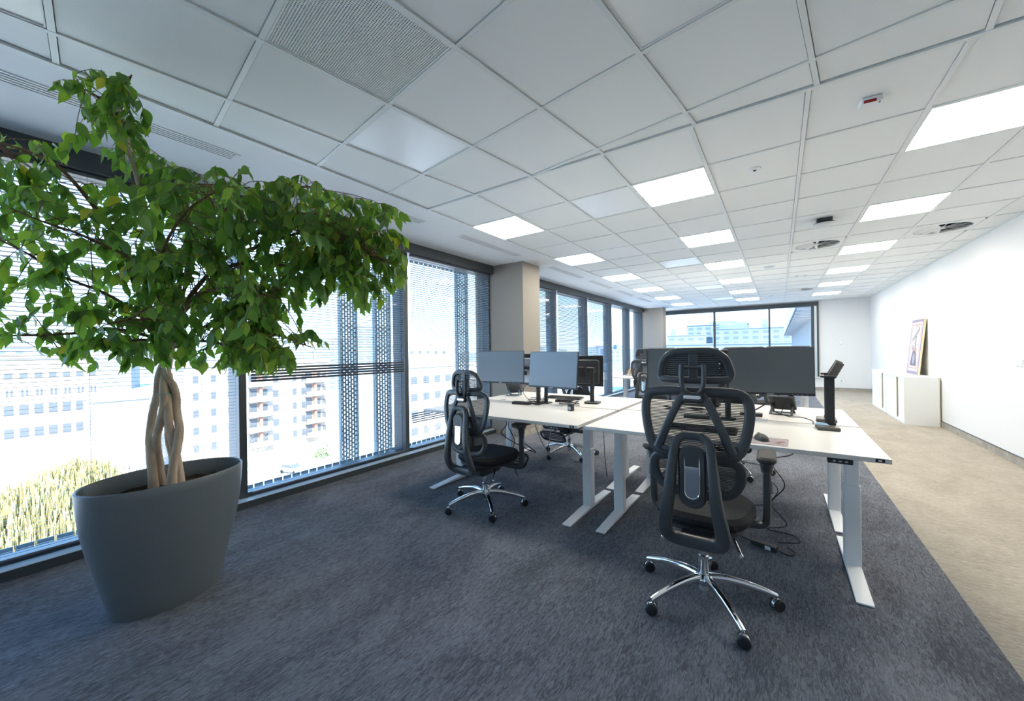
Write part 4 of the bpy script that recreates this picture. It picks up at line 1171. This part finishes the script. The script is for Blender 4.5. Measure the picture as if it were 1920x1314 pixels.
# wall fittings
t = thing('light_switch', 'double white light switch on the long white wall', 'switch', (XR, 6.73, 1.15))
for k in (-0.045, 0.045):
    f_ = MB().rbox(-0.004, k, 0, 0.009, 0.082, 0.082, 0.006, 0.002, 'x').build('plate', 'socket', t)
    MB().rbox(-0.010, k, 0, 0.005, 0.055, 0.055, 0.003, 0.001, 'x').build('rocker', 'socket', f_)
t = thing('wall_sensor', 'round white sensor on the end wall', 'sensor', (1.534, YF, 1.452))
b = MB(); b.m = Matrix.Rotation(PI / 2, 4, 'X'); b.lathe([(0.0, 0.018), (0.04, 0.016), (0.05, 0.006), (0.05, 0.0)], 20); b.build('cover', 'socket', t)
t = thing('power_socket', 'white power socket low on the end wall', 'socket', (1.534, YF, 0.306))
MB().rbox(0, -0.004, 0, 0.085, 0.009, 0.085, 0.008, 0.002, 'y').build('plate', 'socket', t)
b = MB(); b.m = Matrix.Translation((0, -0.009, 0)) @ Matrix.Rotation(PI / 2, 4, 'X'); b.lathe([(0.0, 0.0005), (0.020, 0.0005), (0.022, 0.002), (0.022, 0.0)], 16); b.build('well', 'silver_back', t)
# ================================================================ PLANTER AND TREE
PCX, PCY = -2.87, 0.665
t = thing('planter', 'large dark grey oval planter standing by the blinds', 'planter', (PCX, PCY, 0), R(96))
prof = [(0.30, 0.0), (0.655, 0.0), (0.672, 0.012), (0.74, 0.12), (0.82, 0.24), (0.895, 0.36), (0.95, 0.47), (0.982, 0.57), (0.995, 0.64), (1.0, 0.684), (0.985, 0.690), (0.968, 0.684), (0.95, 0.60), (0.93, 0.50)]
MB().lathe(prof, 72, sx_=0.365, sy_=0.255).build('pot', 'planter', t)


def soil_s(u, v):
    a = 2 * PI * u
    x, y = 0.352 * v * math.cos(a), 0.244 * v * math.sin(a)
    return (x, y, 0.592 + 0.022 * noise.noise(Vector((x * 16, y * 16, 0))) + 0.010 * noise.noise(Vector((x * 60, y * 60, 3))))


MB().surf(soil_s, 60, 14).build('soil', 'soil', t)

FT = thing('fig_tree', 'tall weeping fig tree with plaited pale trunks in the oval planter', 'tree', (-2.93, 0.68, 0.58))
TL = Vector(FT.location)


def dl(p):
    return dep(*p) - TL


STEMS = [
    [(290, 925, 2.22), (286, 890, 2.22), (283, 850, 2.23), (282, 815, 2.25), (287, 775, 2.27), (294, 740, 2.26), (296, 712, 2.24), (303, 688, 2.25), (312, 660, 2.25)],
    [(304, 920, 2.28), (298, 870, 2.27), (294, 825, 2.24), (302, 788, 2.22), (307, 757, 2.22), (307, 728, 2.23), (307, 700, 2.25), (312, 670, 2.26)],
    [(321, 920, 2.20), (323, 880, 2.20), (331, 842, 2.22), (336, 800, 2.25), (330, 765, 2.27), (330, 742, 2.27), (324, 722, 2.26), (314, 708, 2.25), (312, 690, 2.25)],
    [(337, 915, 2.27), (334, 872, 2.27), (326, 838, 2.26), (319, 808, 2.23), (316, 776, 2.22), (313, 748, 2.24), (312, 716, 2.26), (313, 680, 2.26)],
    [(329, 905, 2.33), (324, 860, 2.33), (317, 815, 2.31), (316, 770, 2.29), (318, 735, 2.29), (315, 700, 2.28)],
]
for st in STEMS:
    P = catmull([dl(p) for p in st], 5); N = len(P)
    P = [p + Vector((noise.noise(p * 9) * 0.004, noise.noise(p * 9 + Vector((5, 0, 0))) * 0.004, 0)) for p in P]
    rad = [0.0225 - 0.004 * i / (N - 1) + 0.006 * max(0, 1 - i / 4) + 0.0018 * noise.noise(P[i] * 30) for i in range(N)]
    MB().sweep(P, rad, rad, 10, ref=(1, 0.2, 0)).build('trunk', 'bark', FT)
MB().lathe([(0.030, -0.003), (0.0315, 0.0), (0.030, 0.003)], 16, tuple(dl((308, 738, 2.235)))).build('tie', 'green_tie', FT)
LIMBS = [
    [(312, 690, 2.25), (322, 640, 2.25), (325, 560, 2.2), (300, 480, 2.1), (270, 380, 2.0), (238, 280, 1.9), (225, 215, 1.82), (195, 170, 1.77)],
    [(322, 640, 2.25), (350, 565, 2.2), (400, 505, 2.15), (480, 440, 2.1), (580, 400, 2.05), (680, 420, 2.0), (735, 450, 2.0)],
    [(325, 600, 2.25), (400, 525, 2.2), (450, 495, 2.15), (560, 500, 2.1), (640, 512, 2.08), (705, 520, 2.05)],
    [(320, 620, 2.25), (262, 545, 2.15), (218, 445, 2.0), (150, 352, 1.88), (90, 300, 1.78), (20, 272, 1.72), (-30, 262, 1.7)],
    [(315, 640, 2.25), (230, 565, 2.1), (120, 520, 1.95), (40, 470, 1.88), (-40, 430, 1.82)],
    [(322, 620, 2.26), (340, 500, 2.3), (352, 420, 2.32), (342, 350, 2.28), (332, 315, 2.25)],
    [(330, 640, 2.25), (420, 600, 2.12), (500, 622, 2.02), (585, 650, 1.97)],
    [(310, 640, 2.25), (220, 620, 2.05), (120, 628, 1.92), (30, 628, 1.84), (-30, 635, 1.8)],
    [(330, 580, 2.26), (380, 460, 2.38), (450, 372, 2.38), (560, 352, 2.36), (610, 356, 2.32)],
    [(325, 590, 2.25), (300, 500, 2.0), (330, 420, 1.85), (400, 360, 1.78), (470, 350, 1.74)],
    [(322, 620, 2.2), (360, 560, 2.0), (440, 540, 1.88), (520, 560, 1.82)],
    [(318, 640, 2.2), (290, 600, 2.0), (250, 600, 1.85), (200, 610, 1.75)],
    [(322, 600, 2.2), (260, 500, 1.98), (170, 450, 1.82), (90, 420, 1.72), (20, 390, 1.66)],
    [(228, 225, 1.83), (175, 180, 1.78), (130, 158, 1.75)],
    [(222, 205, 1.82), (235, 160, 1.78), (245, 140, 1.76)],
    [(310, 640, 2.2), (250, 640, 2.02), (170, 650, 1.9), (95, 660, 1.84)],
    [(330, 650, 2.2), (390, 640, 2.08), (470, 655, 2.0), (540, 670, 1.95)],
    [(460, 470, 2.12), (560, 440, 1.98), (650, 450, 1.9), (730, 490, 1.86)],
]
rnd = random.Random(11)
limb_pts = []
for li, lb in enumerate(LIMBS):
    P = catmull([dl(p) for p in lb], 7); N = len(P)
    P = [p + Vector((noise.noise(p * 5) * 0.012, noise.noise(p * 5 + Vector((7, 0, 0))) * 0.012, noise.noise(p * 5 + Vector((0, 9, 0))) * 0.012)) if i else p for i, p in enumerate(P)]
    r0 = 0.024 if li == 0 else (0.015 if li in (1, 2, 3, 5) else 0.010)
    rad = [r0 * (1 - 0.82 * (i / (N - 1)) ** 0.7) + 0.0012 for i in range(N)]
    MB().sweep(P, rad, rad, 8, ref=(1, 0.2, 0.1)).build('branch', 'bark' if li == 0 else 'twig_bark', FT)
    limb_pts.append(P)
CANOPY = [(92, 152), (130, 138), (232, 130), (266, 165), (272, 205), (312, 250), (345, 288), (385, 262), (415, 300), (480, 296), (520, 318), (568, 302), (622, 342), (655, 352), (702, 376), (757, 386), (778, 430), (776, 520), (762, 548), (724, 588), (650, 582), (606, 562), (580, 600), (622, 652), (596, 694), (512, 712), (440, 694), (335, 704), (285, 690), (80, 704), (62, 655), (-90, 664), (-90, 240), (0, 246), (62, 252), (112, 272), (172, 232), (150, 200), (95, 168)]


def inside(px, py):
    c_ = False
    for i in range(len(CANOPY)):
        (x0, y0), (x1, y1) = CANOPY[i - 1], CANOPY[i]
        if (y0 > py) != (y1 > py) and px < (x1 - x0) * (py - y0) / (y1 - y0) + x0: c_ = not c_
    return c_


def to_px(p):
    q = p - Vector((0, 0, CAM_H)); d = q.dot(FWD)
    return 960 + FOC * q.dot(RGT) / d, 657 - FOC * q.dot(UPV) / d, d


LT = [0.0, 0.10, 0.26, 0.45, 0.64, 0.80, 0.91, 1.0]
LW = [0.0, 0.12, 0.225, 0.245, 0.18, 0.085, 0.028, 0.0]


def leaf_geo(curl, fold):
    vs, fs = [], []
    for t_, w_ in zip(LT, LW):
        z = -curl * t_ * t_
        vs += [(-w_, t_, z + fold * w_), (0, t_, z), (w_, t_, z + fold * w_)]
    for i in range(len(LT) - 1):
        a = 3 * i
        if i == 0: fs += [(1, 3, 4), (1, 4, 5)]
        elif i == len(LT) - 2: fs += [(a, a + 4, a + 1), (a + 1, a + 4, a + 2)]
        else: fs += [(a, a + 3, a + 4, a + 1), (a + 1, a + 4, a + 5, a + 2)]
    return vs, fs


leaves, twig_mb = [], MB()
WT = [34, 60, 56, 32, 26, 26, 46, 24, 42, 46, 40, 32, 28, 16, 14, 26, 42, 72]
for li, P in enumerate(limb_pts):
    for k in range(WT[li]):
        t_ = rnd.uniform(0.22 if li not in (13, 14) else 0.0, 1.0) ** 0.8
        base = P[min(len(P) - 1, int(t_ * (len(P) - 1)))]
        off = Vector((rnd.gauss(0, 1), rnd.gauss(0, 1), rnd.gauss(0, 0.8))) * 0.085
        if (li == 0 and t_ > 0.75) or li in (13, 14): off *= 0.5
        s0 = base + off
        dr = (off.normalized() + Vector((rnd.gauss(0, 0.5), rnd.gauss(0, 0.5), rnd.gauss(-0.1, 0.4)))).normalized()
        L = rnd.uniform(0.12, 0.26); pts = [base, base + off * 0.6 + Vector((0, 0, 0.01)), s0]
        n = 5; cur = s0
        for i in range(1, n + 1):
            cur = cur + dr * (L / n); dr = (dr + Vector((0, 0, -0.28))).normalized(); pts.append(cur.copy())
        W0 = [q + TL for q in pts]
        if any(q.z > CEIL - 0.06 or q.x < -3.86 for q in W0): continue
        if not inside(*to_px(W0[-1])[:2]): 
            continue
        n_before = len(leaves)
        twig_args = (pts, [0.0026, 0.0022, 0.0019, 0.0017, 0.0015, 0.0013, 0.0011, 0.0009], None, 4)
        nl = rnd.randint(7, 10)
        for j in range(nl):
            u = 0.15 + 0.85 * (j + 0.5) / nl; f_ = u * (len(pts) - 2) + 1; i0 = min(len(pts) - 2, int(f_)); q = pts[i0].lerp(pts[i0 + 1], f_ - i0)
            tw = (pts[i0 + 1] - pts[i0]).normalized(); side = tw.cross(Vector((0, 0, 1)))
            if side.length < 0.1: side = Vector((1, 0, 0))
            side.normalize(); sgn = 1 if j % 2 else -1
            ax = (side * sgn * rnd.uniform(0.2, 0.8) + tw * 0.35 + Vector((0, 0, -rnd.uniform(0.45, 1.3))) + Vector((rnd.gauss(0, 0.22), rnd.gauss(0, 0.22), 0))).normalized()
            ln = rnd.uniform(0.055, 0.092)
            tip = q + ax * ln + TL
            if tip.z > CEIL - 0.03 or tip.x < -3.90: continue
            px, py, d = to_px(q + ax * ln * 0.5 + TL)
            if not inside(px, py): continue
            if py > 700: continue
            nv = Vector((rnd.gauss(0, 1), rnd.gauss(0, 1), rnd.gauss(0.7, 0.7))); nv = (nv - ax * nv.dot(ax)).normalized(); xa = ax.cross(nv)
            m_ = Matrix(((xa.x, ax.x, nv.x, q.x), (xa.y, ax.y, nv.y, q.y), (xa.z, ax.z, nv.z, q.z), (0, 0, 0, 1))) @ Matrix.Scale(ln, 4)
            r_ = rnd.random()
            mi = 0 if r_ < 0.36 else (1 if r_ < 0.80 else (2 if r_ < 0.985 else 3))
            leaves.append((ln / d * rnd.uniform(0.9, 1.1), m_, mi, rnd.randrange(3)))
        if len(leaves) - n_before >= 3: twig_mb.sweep(*twig_args, ref=(1, 0.3, 0.2), caps=False)
MNAMES = ['leaf_dark', 'leaf_mid', 'leaf_bright', 'leaf_yellow']
GEO = [leaf_geo(c_, f_) for c_, f_ in ((0.10, 0.12), (0.22, 0.20), (0.02, 0.30))]
leaves.sort(key=lambda q: -q[0])
lm = {}
for sz, m_, mi, gi in leaves[:300]:
    if (mi, gi) not in lm: lm[(mi, gi)] = MB().add(*GEO[gi]).mesh('leaf', MNAMES[mi])
    place(lm[(mi, gi)], 'leaf', FT, m_)
mb = MB(); mids = []
for sz, m_, mi, gi in leaves[300:]:
    mb.m = m_; mb.add(*GEO[gi]); mids += [mi] * len(GEO[gi][1])
me = bpy.data.meshes.new('foliage'); me.from_pydata(mb.v, [], mb.f)
for n_ in MNAMES: me.materials.append(MATS[n_])
me.polygons.foreach_set('material_index', mids); me.shade_smooth()
place(me, 'foliage', FT, kind='stuff')
twig_mb.build('twig', 'twig_bark', FT, kind='stuff')

# ================================================================ OUTSIDE
GZ = -18.0
MB().box(-900, 900, -700, 900, GZ - 1, GZ).build('ground', 'out_ground', smooth=False, kind='structure', label='pale sunlit streets and yards far below the windows')

# perforated metal screens fixed outside the panes


def perf(name, y0, y1, x, z0, z1, cols, pitch, label, parent=None):
    t = thing(name, label, 'sun screen', (x, (y0 + y1) / 2, 0), group='perforated metal screens outside the windows')
    w_ = (y1 - y0); cw = w_ / cols; mb = MB()
    for i in range(cols + 1):
        y = -w_ / 2 + i * cw; mb.box(-0.003, 0.003, y - cw * 0.27, y + cw * 0.27, z0, z1)
    n = int((z1 - z0) / pitch)
    for i in range(cols):
        y = -w_ / 2 + (i + 0.5) * cw
        for k in range(n):
            z = z0 + (k + (0.5 if i % 2 else 0.0)) * pitch
            mb.box(-0.0028, 0.0028, y - cw * 0.25, y + cw * 0.25, z, z + pitch * 0.34)
    mb.build('sheet', 'fin_metal', t, smooth=False, kind='stuff')
    for y in (-w_ / 2, w_ / 2): MB().box(-0.03, 0.03, y - 0.006, y + 0.006, z0, z1).build('edge_post', 'fin_metal', t, smooth=False)


for k, (a, b) in enumerate(((2.70, 2.93), (3.20, 3.45), (4.82, 5.10), (5.52, 5.72))):
    perf('sun_screen', a, b, -4.52, -0.5, 3.2, 6, 0.058, ['narrow perforated metal screen half way along the middle blind', 'narrow perforated metal screen next to the mullion before the nearer pillar', 'perforated metal screen outside the blind before the nearer pillar', 'perforated metal screen outside the nearer pillar'][k])
t = bpy.data.objects.new('foot_grille', None); C.objects.link(t); t.parent = wl; t.location = (-4.36, 2.3, 0)
mb = MB(); bl_ = 0.092
for r_ in range(3):
    z = -0.16 + 0.075 * r_
    for i in range(62):
        y = -2.75 + (i + (0.5 if r_ % 2 else 0)) * bl_
        mb.box(-0.003, 0.003, y + 0.006, y + bl_ - 0.006, z + 0.007, z + 0.068)
mb.build('sheet', 'fin_metal', t, smooth=False, kind='stuff')
MB().box(-0.008, 0.008, -2.8, 2.95, -0.20, -0.16).build('rail', 'fin_metal', t, smooth=False)
t = bpy.data.objects.new('head_grille', None); C.objects.link(t); t.parent = wl; t.location = (-4.40, 4.2, 0)
mb = MB()
for r_ in range(3):
    z = 2.66 + 0.06 * r_
    for i in range(18):
        y = -0.85 + (i + (0.5 if r_ % 2 else 0)) * bl_
        mb.box(-0.003, 0.003, y + 0.008, y + bl_ - 0.008, z + 0.006, z + 0.052)
mb.build('sheet', 'fin_metal', t, smooth=False, kind='stuff')
MB().box(-0.008, 0.008, -0.9, 0.9, 2.84, 2.90).build('rail', 'fin_metal', t, smooth=False)
slabobj('floor_edge', -4.30, -4.22, -2.6, 15.4, -0.30, -0.001, 'frame_dark', kind='structure', label='dark metal floor edge outside the window line')

win_cache = {}


def pane_mesh(w_, h_, m='out_glass'):
    k = (round(w_, 2), round(h_, 2), m)
    if k not in win_cache:
        win_cache[k] = MB().box(-w_ / 2, w_ / 2, -0.05, 0.10, -h_ / 2, h_ / 2).mesh('window', m, False)
    return win_cache[k]


def building(x, y, rz, w_, d_, top, wins, label, m='out_white', roof='out_roof', base=GZ, group=None, steps=()):
    """front face centred on (x, y), facing local -y; wins = (cols, rows, win w, win h, first z, row pitch, col pitch)"""
    t = thing('building', label, 'building', (x, y, GZ), rz, group)
    H = top - GZ
    MB().box(-w_ / 2, w_ / 2, 0, d_, 0, H).build('wall', m, t, smooth=False)
    MB().box(-w_ / 2 - 0.3, w_ / 2 + 0.3, -0.3, d_ + 0.3, H, H + 0.5).build('roof', roof, t, smooth=False)
    for (a, b, c_, e, h_) in steps: MB().box(a, b, c_, e, H + 0.5, H + 0.5 + h_).build('roof_block', m, t, smooth=False)
    for (cols, rows, ww, wh, z0, pz, pxx, x0) in wins:
        for i in range(cols):
            for j in range(rows):
                place(pane_mesh(ww, wh, 'out_glass_haze' if m in ('out_pale', 'out_far_haze') else 'out_glass'), 'window', t, Matrix.Translation((x0 + i * pxx, 0, z0 - GZ - j * pz)))
    return t


# long classical block across the park, its front parallel to ours
building(-110, 4.3, R(90), 21.4, 18, 1.2, [(13, 1, 1.05, 1.7, -8.0, 1, 1.66, -9.8), (13, 1, 0.9, 1.0, -1.9, 1, 1.66, -9.8), (13, 1, 0.28, 1.2, -4.9, 1, 1.66, -9.95), (13, 1, 0.28, 1.2, -4.9, 1, 1.66, -9.45), (13, 1, 1.05, 1.7, -12.0, 1, 1.66, -9.8)], 'long cream block across the park with square windows and paired slits', 'out_cream')
building(-75, 23.0, R(90), 7.4, 12, -0.6, [(3, 5, 0.7, 1.2, -2.5, 2.7, 2.3, -2.2)], 'cream tenement behind the bare tree next to the planter', 'out_cream')
building(-72, 12.3, R(90), 5.2, 9, -4.5, [(1, 1, 0.5, 0.7, -14.5, 1, 1, 1.2)], 'narrow blank pale gable house beside the long cream block', 'out_white')
bt = building(-75, 35.0, R(90), 14.6, 14, -0.4, [(1, 5, 0.95, 1.25, -3.2, 2.62, 1, -2.6), (2, 5, 0.7, 1.25, -3.2, 2.62, 1.6, 0.7), (1, 5, 0.7, 1.2, -3.2, 2.62, 1, 6.4)], 'cream apartment block with stacked reddish balconies', 'out_cream', steps=((-2, 2, 4, 8, 1.5),))
for cx in (-5.4, 4.2):
    for j in range(5):
        z = -4.3 - 2.62 * j - GZ
        b_ = MB().box(cx - 1.75, cx + 1.75, -1.1, 0.0, z, z + 0.15).box(cx - 1.75, cx + 1.75, -1.1, -1.02, z + 0.15, z + 0.95).build('balcony', 'out_white', bt, smooth=False)
        MB().box(cx - 1.5, cx - 0.3, -0.12, 0.0, z + 0.2, z + 2.2).build('balcony_door', 'out_glass', b_, smooth=False)
        MB().box(cx + 0.0, cx + 0.45, -0.6, 0.0, z + 0.2, z + 2.3).build('side_panel', 'out_red', b_, smooth=False)
        MB().box(cx + 0.6, cx + 1.4, -0.12, 0.0, z + 0.6, z + 2.0).build('balcony_window', 'out_glass', b_, smooth=False)
building(-60, 58, R(90), 24, 16, -1.8, [(7, 4, 1.7, 1.5, -4.4, 3.4, 3.2, -9.6)], 'white office block with wide windows below the nearer pillar blind', 'out_white', steps=((-9, 2, 3, 9, 2.2), (4, 8, 3, 8, 1.2)))
building(-70, 92, R(80), 30, 14, -3.0, [(9, 4, 1.5, 1.4, -5.2, 3.2, 3.1, -12.4)], 'long white block further along the street past the nearer pillar', 'out_white')
g = ground_at(795, 150)
bz = building(g.x, g.y, R(50), 20, 14, 3.0, [(6, 6, 1.3, 1.2, 1.0, 2.9, 3.0, -7.5)], 'stepped white housing block on the skyline', 'out_white', steps=((-8, 2, 2, 10, 3.0), (-6, -1, 3, 9, 5.5)))
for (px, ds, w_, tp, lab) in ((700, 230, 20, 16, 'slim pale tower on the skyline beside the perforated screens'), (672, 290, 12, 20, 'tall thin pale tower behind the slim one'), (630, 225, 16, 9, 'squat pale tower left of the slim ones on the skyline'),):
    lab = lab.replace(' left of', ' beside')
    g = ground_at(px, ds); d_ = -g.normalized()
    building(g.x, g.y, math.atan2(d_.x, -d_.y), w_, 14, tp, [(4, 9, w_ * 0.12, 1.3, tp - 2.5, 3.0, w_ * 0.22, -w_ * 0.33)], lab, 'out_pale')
# skyline seen through the end window
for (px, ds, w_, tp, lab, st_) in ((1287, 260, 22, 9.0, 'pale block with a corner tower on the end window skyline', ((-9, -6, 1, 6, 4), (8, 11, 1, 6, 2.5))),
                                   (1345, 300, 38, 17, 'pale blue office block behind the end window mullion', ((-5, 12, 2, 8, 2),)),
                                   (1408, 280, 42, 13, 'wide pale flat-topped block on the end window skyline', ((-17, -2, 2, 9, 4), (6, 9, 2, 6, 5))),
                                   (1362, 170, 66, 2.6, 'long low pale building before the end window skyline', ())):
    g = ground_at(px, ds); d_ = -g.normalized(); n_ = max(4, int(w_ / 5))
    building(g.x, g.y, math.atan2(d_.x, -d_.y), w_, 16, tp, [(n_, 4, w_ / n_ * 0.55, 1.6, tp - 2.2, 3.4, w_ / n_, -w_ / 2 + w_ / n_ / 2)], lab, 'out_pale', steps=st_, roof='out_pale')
rb = random.Random(5)
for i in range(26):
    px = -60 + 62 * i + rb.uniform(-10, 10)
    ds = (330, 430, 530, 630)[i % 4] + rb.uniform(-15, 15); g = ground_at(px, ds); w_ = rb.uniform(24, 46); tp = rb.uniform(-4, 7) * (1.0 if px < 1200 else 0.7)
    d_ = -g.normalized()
    building(g.x, g.y, math.atan2(d_.x, -d_.y) + rb.uniform(-0.4, 0.4), w_, 20, tp, [(6, 3, w_ * 0.07, 1.6, tp - 2.2, 3.6, w_ / 6.5, -w_ * 0.38)], 'small hazy building far off on the city horizon', 'out_far_haze', roof='out_far_haze', group='hazy horizon buildings', steps=((-w_ * 0.2, w_ * 0.15, 4, 12, rb.uniform(1, 4)),))

# wing of the same office block past the end window
t = thing('building_wing', 'blue glazed office wing with a deep overhang past the end window', 'building', (2.4, 25, GZ))
MB().box(0, 12, 0, 75, 0, 3.7 - GZ).build('wall', 'wing_blue', t, smooth=False)
MB().box(-1.6, 12, -0.5, 75, 3.7 - GZ, 4.9 - GZ).build('overhang', 'out_pale', t, smooth=False)
MB().box(-1.62, -1.58, -0.5, 75, 3.65 - GZ, 5.0 - GZ).build('fascia', 'out_white', t, smooth=False)
rim_m = MB().box(-1.5, 0.0, -0.06, 0.06, 3.55 - GZ, 3.7 - GZ).mesh('soffit_beam', 'out_white', False)
for i in range(24): place(rim_m, 'soffit_beam', t, Matrix.Translation((0, 1 + 3 * i, 0)))
fin_m = MB().box(-0.35, 0.0, -0.05, 0.05, -9 - GZ, 3.55 - GZ).mesh('facade_fin', 'out_white', False)
for i in range(36): place(fin_m, 'facade_fin', t, Matrix.Translation((0, 0.5 + 2 * i, 0)))
for j in range(4): MB().box(-0.12, 0.0, 0, 75, 2.6 - 3.3 * j - GZ, 3.0 - 3.3 * j - GZ).build('spandrel', 'out_pale', t, smooth=False)

# trees below
for k, (px, ds, h_, r_, lab) in enumerate(((45, 50, 9.0, 5.0, 'yellow weeping willow below the window beside the planter'), (140, 60, 8.5, 4.6, 'yellow weeping willow in front of the long cream block'), (95, 33, 8.0, 4.2, 'low yellow willow under the planter window'))):
    g = ground_at(px, ds); t = thing('willow_tree', lab, 'tree', (g.x, g.y, GZ)); rw = random.Random(20 + k)
    MB().sweep(catmull([(0, 0, 0), (0.2, 0.1, h_ * 0.3), (-0.1, 0.2, h_ * 0.6), (0.1, 0, h_ * 0.85)], 4), [0.4 - 0.025 * i for i in range(13)], None, 8, ref=(1, 0, 0)).build('trunk', 'bare_twig', t)
    mb = MB()
    for i in range(3200):
        a = rw.uniform(0, 2 * PI); q = r_ * math.sqrt(rw.random()); zt = h_ * (1 - 0.45 * (q / r_) ** 2) + rw.gauss(0, 0.4); L = rw.uniform(0.8, 2.8)
        x, y = q * math.cos(a), q * math.sin(a); w_ = rw.uniform(0.015, 0.045); b_ = rw.uniform(0, PI); cx, cy = w_ * math.cos(b_), w_ * math.sin(b_)
        mb.add([(x - cx, y - cy, zt), (x + cx, y + cy, zt), (x + cx * 0.4 + rw.gauss(0, .15), y + cy * 0.4, zt - L), (x - cx * 0.4, y - cy * 0.4 + rw.gauss(0, .15), zt - L)], [(0, 1, 2, 3)])
    mb.build('crown', 'willow', t, smooth=False, kind='stuff')


def bare(px, ds, h_, lab, seed):
    g = ground_at(px, ds); t = thing('bare_tree', lab, 'tree', (g.x, g.y, GZ)); rw = random.Random(seed)
    MB().cyl((0, 0, 0), (0, 0, h_ * 0.35), 0.22, 0.16, 7).build('trunk', 'bare_twig', t)
    mb = MB()

    def grow(p, d, L, r_, lev):
        q = p + d * L
        mb.sweep([p, q], [r_, r_ * 0.65], None, 3, ref=(0.3, 0.4, 0.8), caps=False)
        if lev == 0: return
        for _ in range(3):
            nd = (d + Vector((rw.gauss(0, 0.45), rw.gauss(0, 0.45), rw.gauss(0.12, 0.3)))).normalized()
            grow(p.lerp(q, rw.uniform(0.5, 1)), nd, L * rw.uniform(0.6, 0.85), r_ * 0.6, lev - 1)
    for _ in range(4):
        grow(Vector((0, 0, h_ * 0.33)), Vector((rw.gauss(0, 0.45), rw.gauss(0, 0.45), 1)).normalized(), h_ * 0.24, 0.10, 4)
    mb.build('branches', 'bare_twig', t, smooth=False, kind='stuff')


bare(385, 40, 13.5, 'leafless tree behind the planter before the cream tenement', 3)
bare(262, 52, 11.0, 'leafless tree before the long cream block edge', 4)
bare(640, 60, 11.0, 'leafless tree in front of the apartment block balconies', 5)
bare(720, 52, 10.0, 'leafless tree below the mullion before the nearer pillar', 6)
bare(800, 58, 11.0, 'leafless tree in front of the white office block', 7)
for (px, ds, s_, lab) in ((478, 62, 1.0, 'small round green bush near the parked car'), (600, 80, 1.3, 'green bush at the foot of the apartment block')):
    g = ground_at(px, ds); t = thing('bush', lab, 'bush', (g.x, g.y, GZ)); rw = random.Random(int(px)); mb = MB()
    for i in range(400):
        v = Vector((rw.gauss(0, 1), rw.gauss(0, 1), rw.gauss(0, 1))).normalized() * s_ * rw.uniform(0.7, 1.1); v.z = abs(v.z) * 1.3
        e = Vector((rw.gauss(0, 1), rw.gauss(0, 1), rw.gauss(0, 1))).normalized() * 0.16; f_ = e.orthogonal().normalized() * 0.10
        mb.add([v - e, v + f_, v + e, v - f_], [(0, 1, 2, 3)])
    mb.build('leaves', 'out_green', t, smooth=False, kind='stuff')
    MB().cyl((0, 0, 0), (0, 0, s_), 0.06, 0.04, 6).build('stem', 'bare_twig', t)
g = ground_at(545, 72)
t = thing('car', 'pale parked car in the yard before the apartment block', 'car', (g.x, g.y, GZ), R(15))
MB().prism([(-2.1, 0.3), (2.1, 0.3), (2.15, 0.7), (2.0, 0.85), (1.1, 0.95), (-1.9, 0.95), (-2.1, 0.8)], -0.85, 0.85, 0.06, 'y').build('body', 'car_paint', t)
MB().prism([(-1.7, 0.94), (1.0, 0.94), (0.45, 1.42), (-1.3, 1.42)], -0.75, 0.75, 0.05, 'y').build('cabin', 'out_glass', t)
MB().prism([(-1.25, 1.42), (0.42, 1.42), (0.35, 1.47), (-1.2, 1.47)], -0.68, 0.68, 0.01, 'y').build('roof', 'car_paint', t)
wm = MB(); wm.m = Matrix.Rotation(PI / 2, 4, 'X'); wm = wm.lathe([(0.0, -0.1), (0.28, -0.1), (0.32, -0.06), (0.32, 0.06), (0.28, 0.1), (0.0, 0.1)], 16).mesh('wheel', 'black_soft')
for x in (-1.3, 1.3):
    for y in (-0.8, 0.8): place(wm, 'wheel', t, Matrix.Translation((x, y, 0.32)))
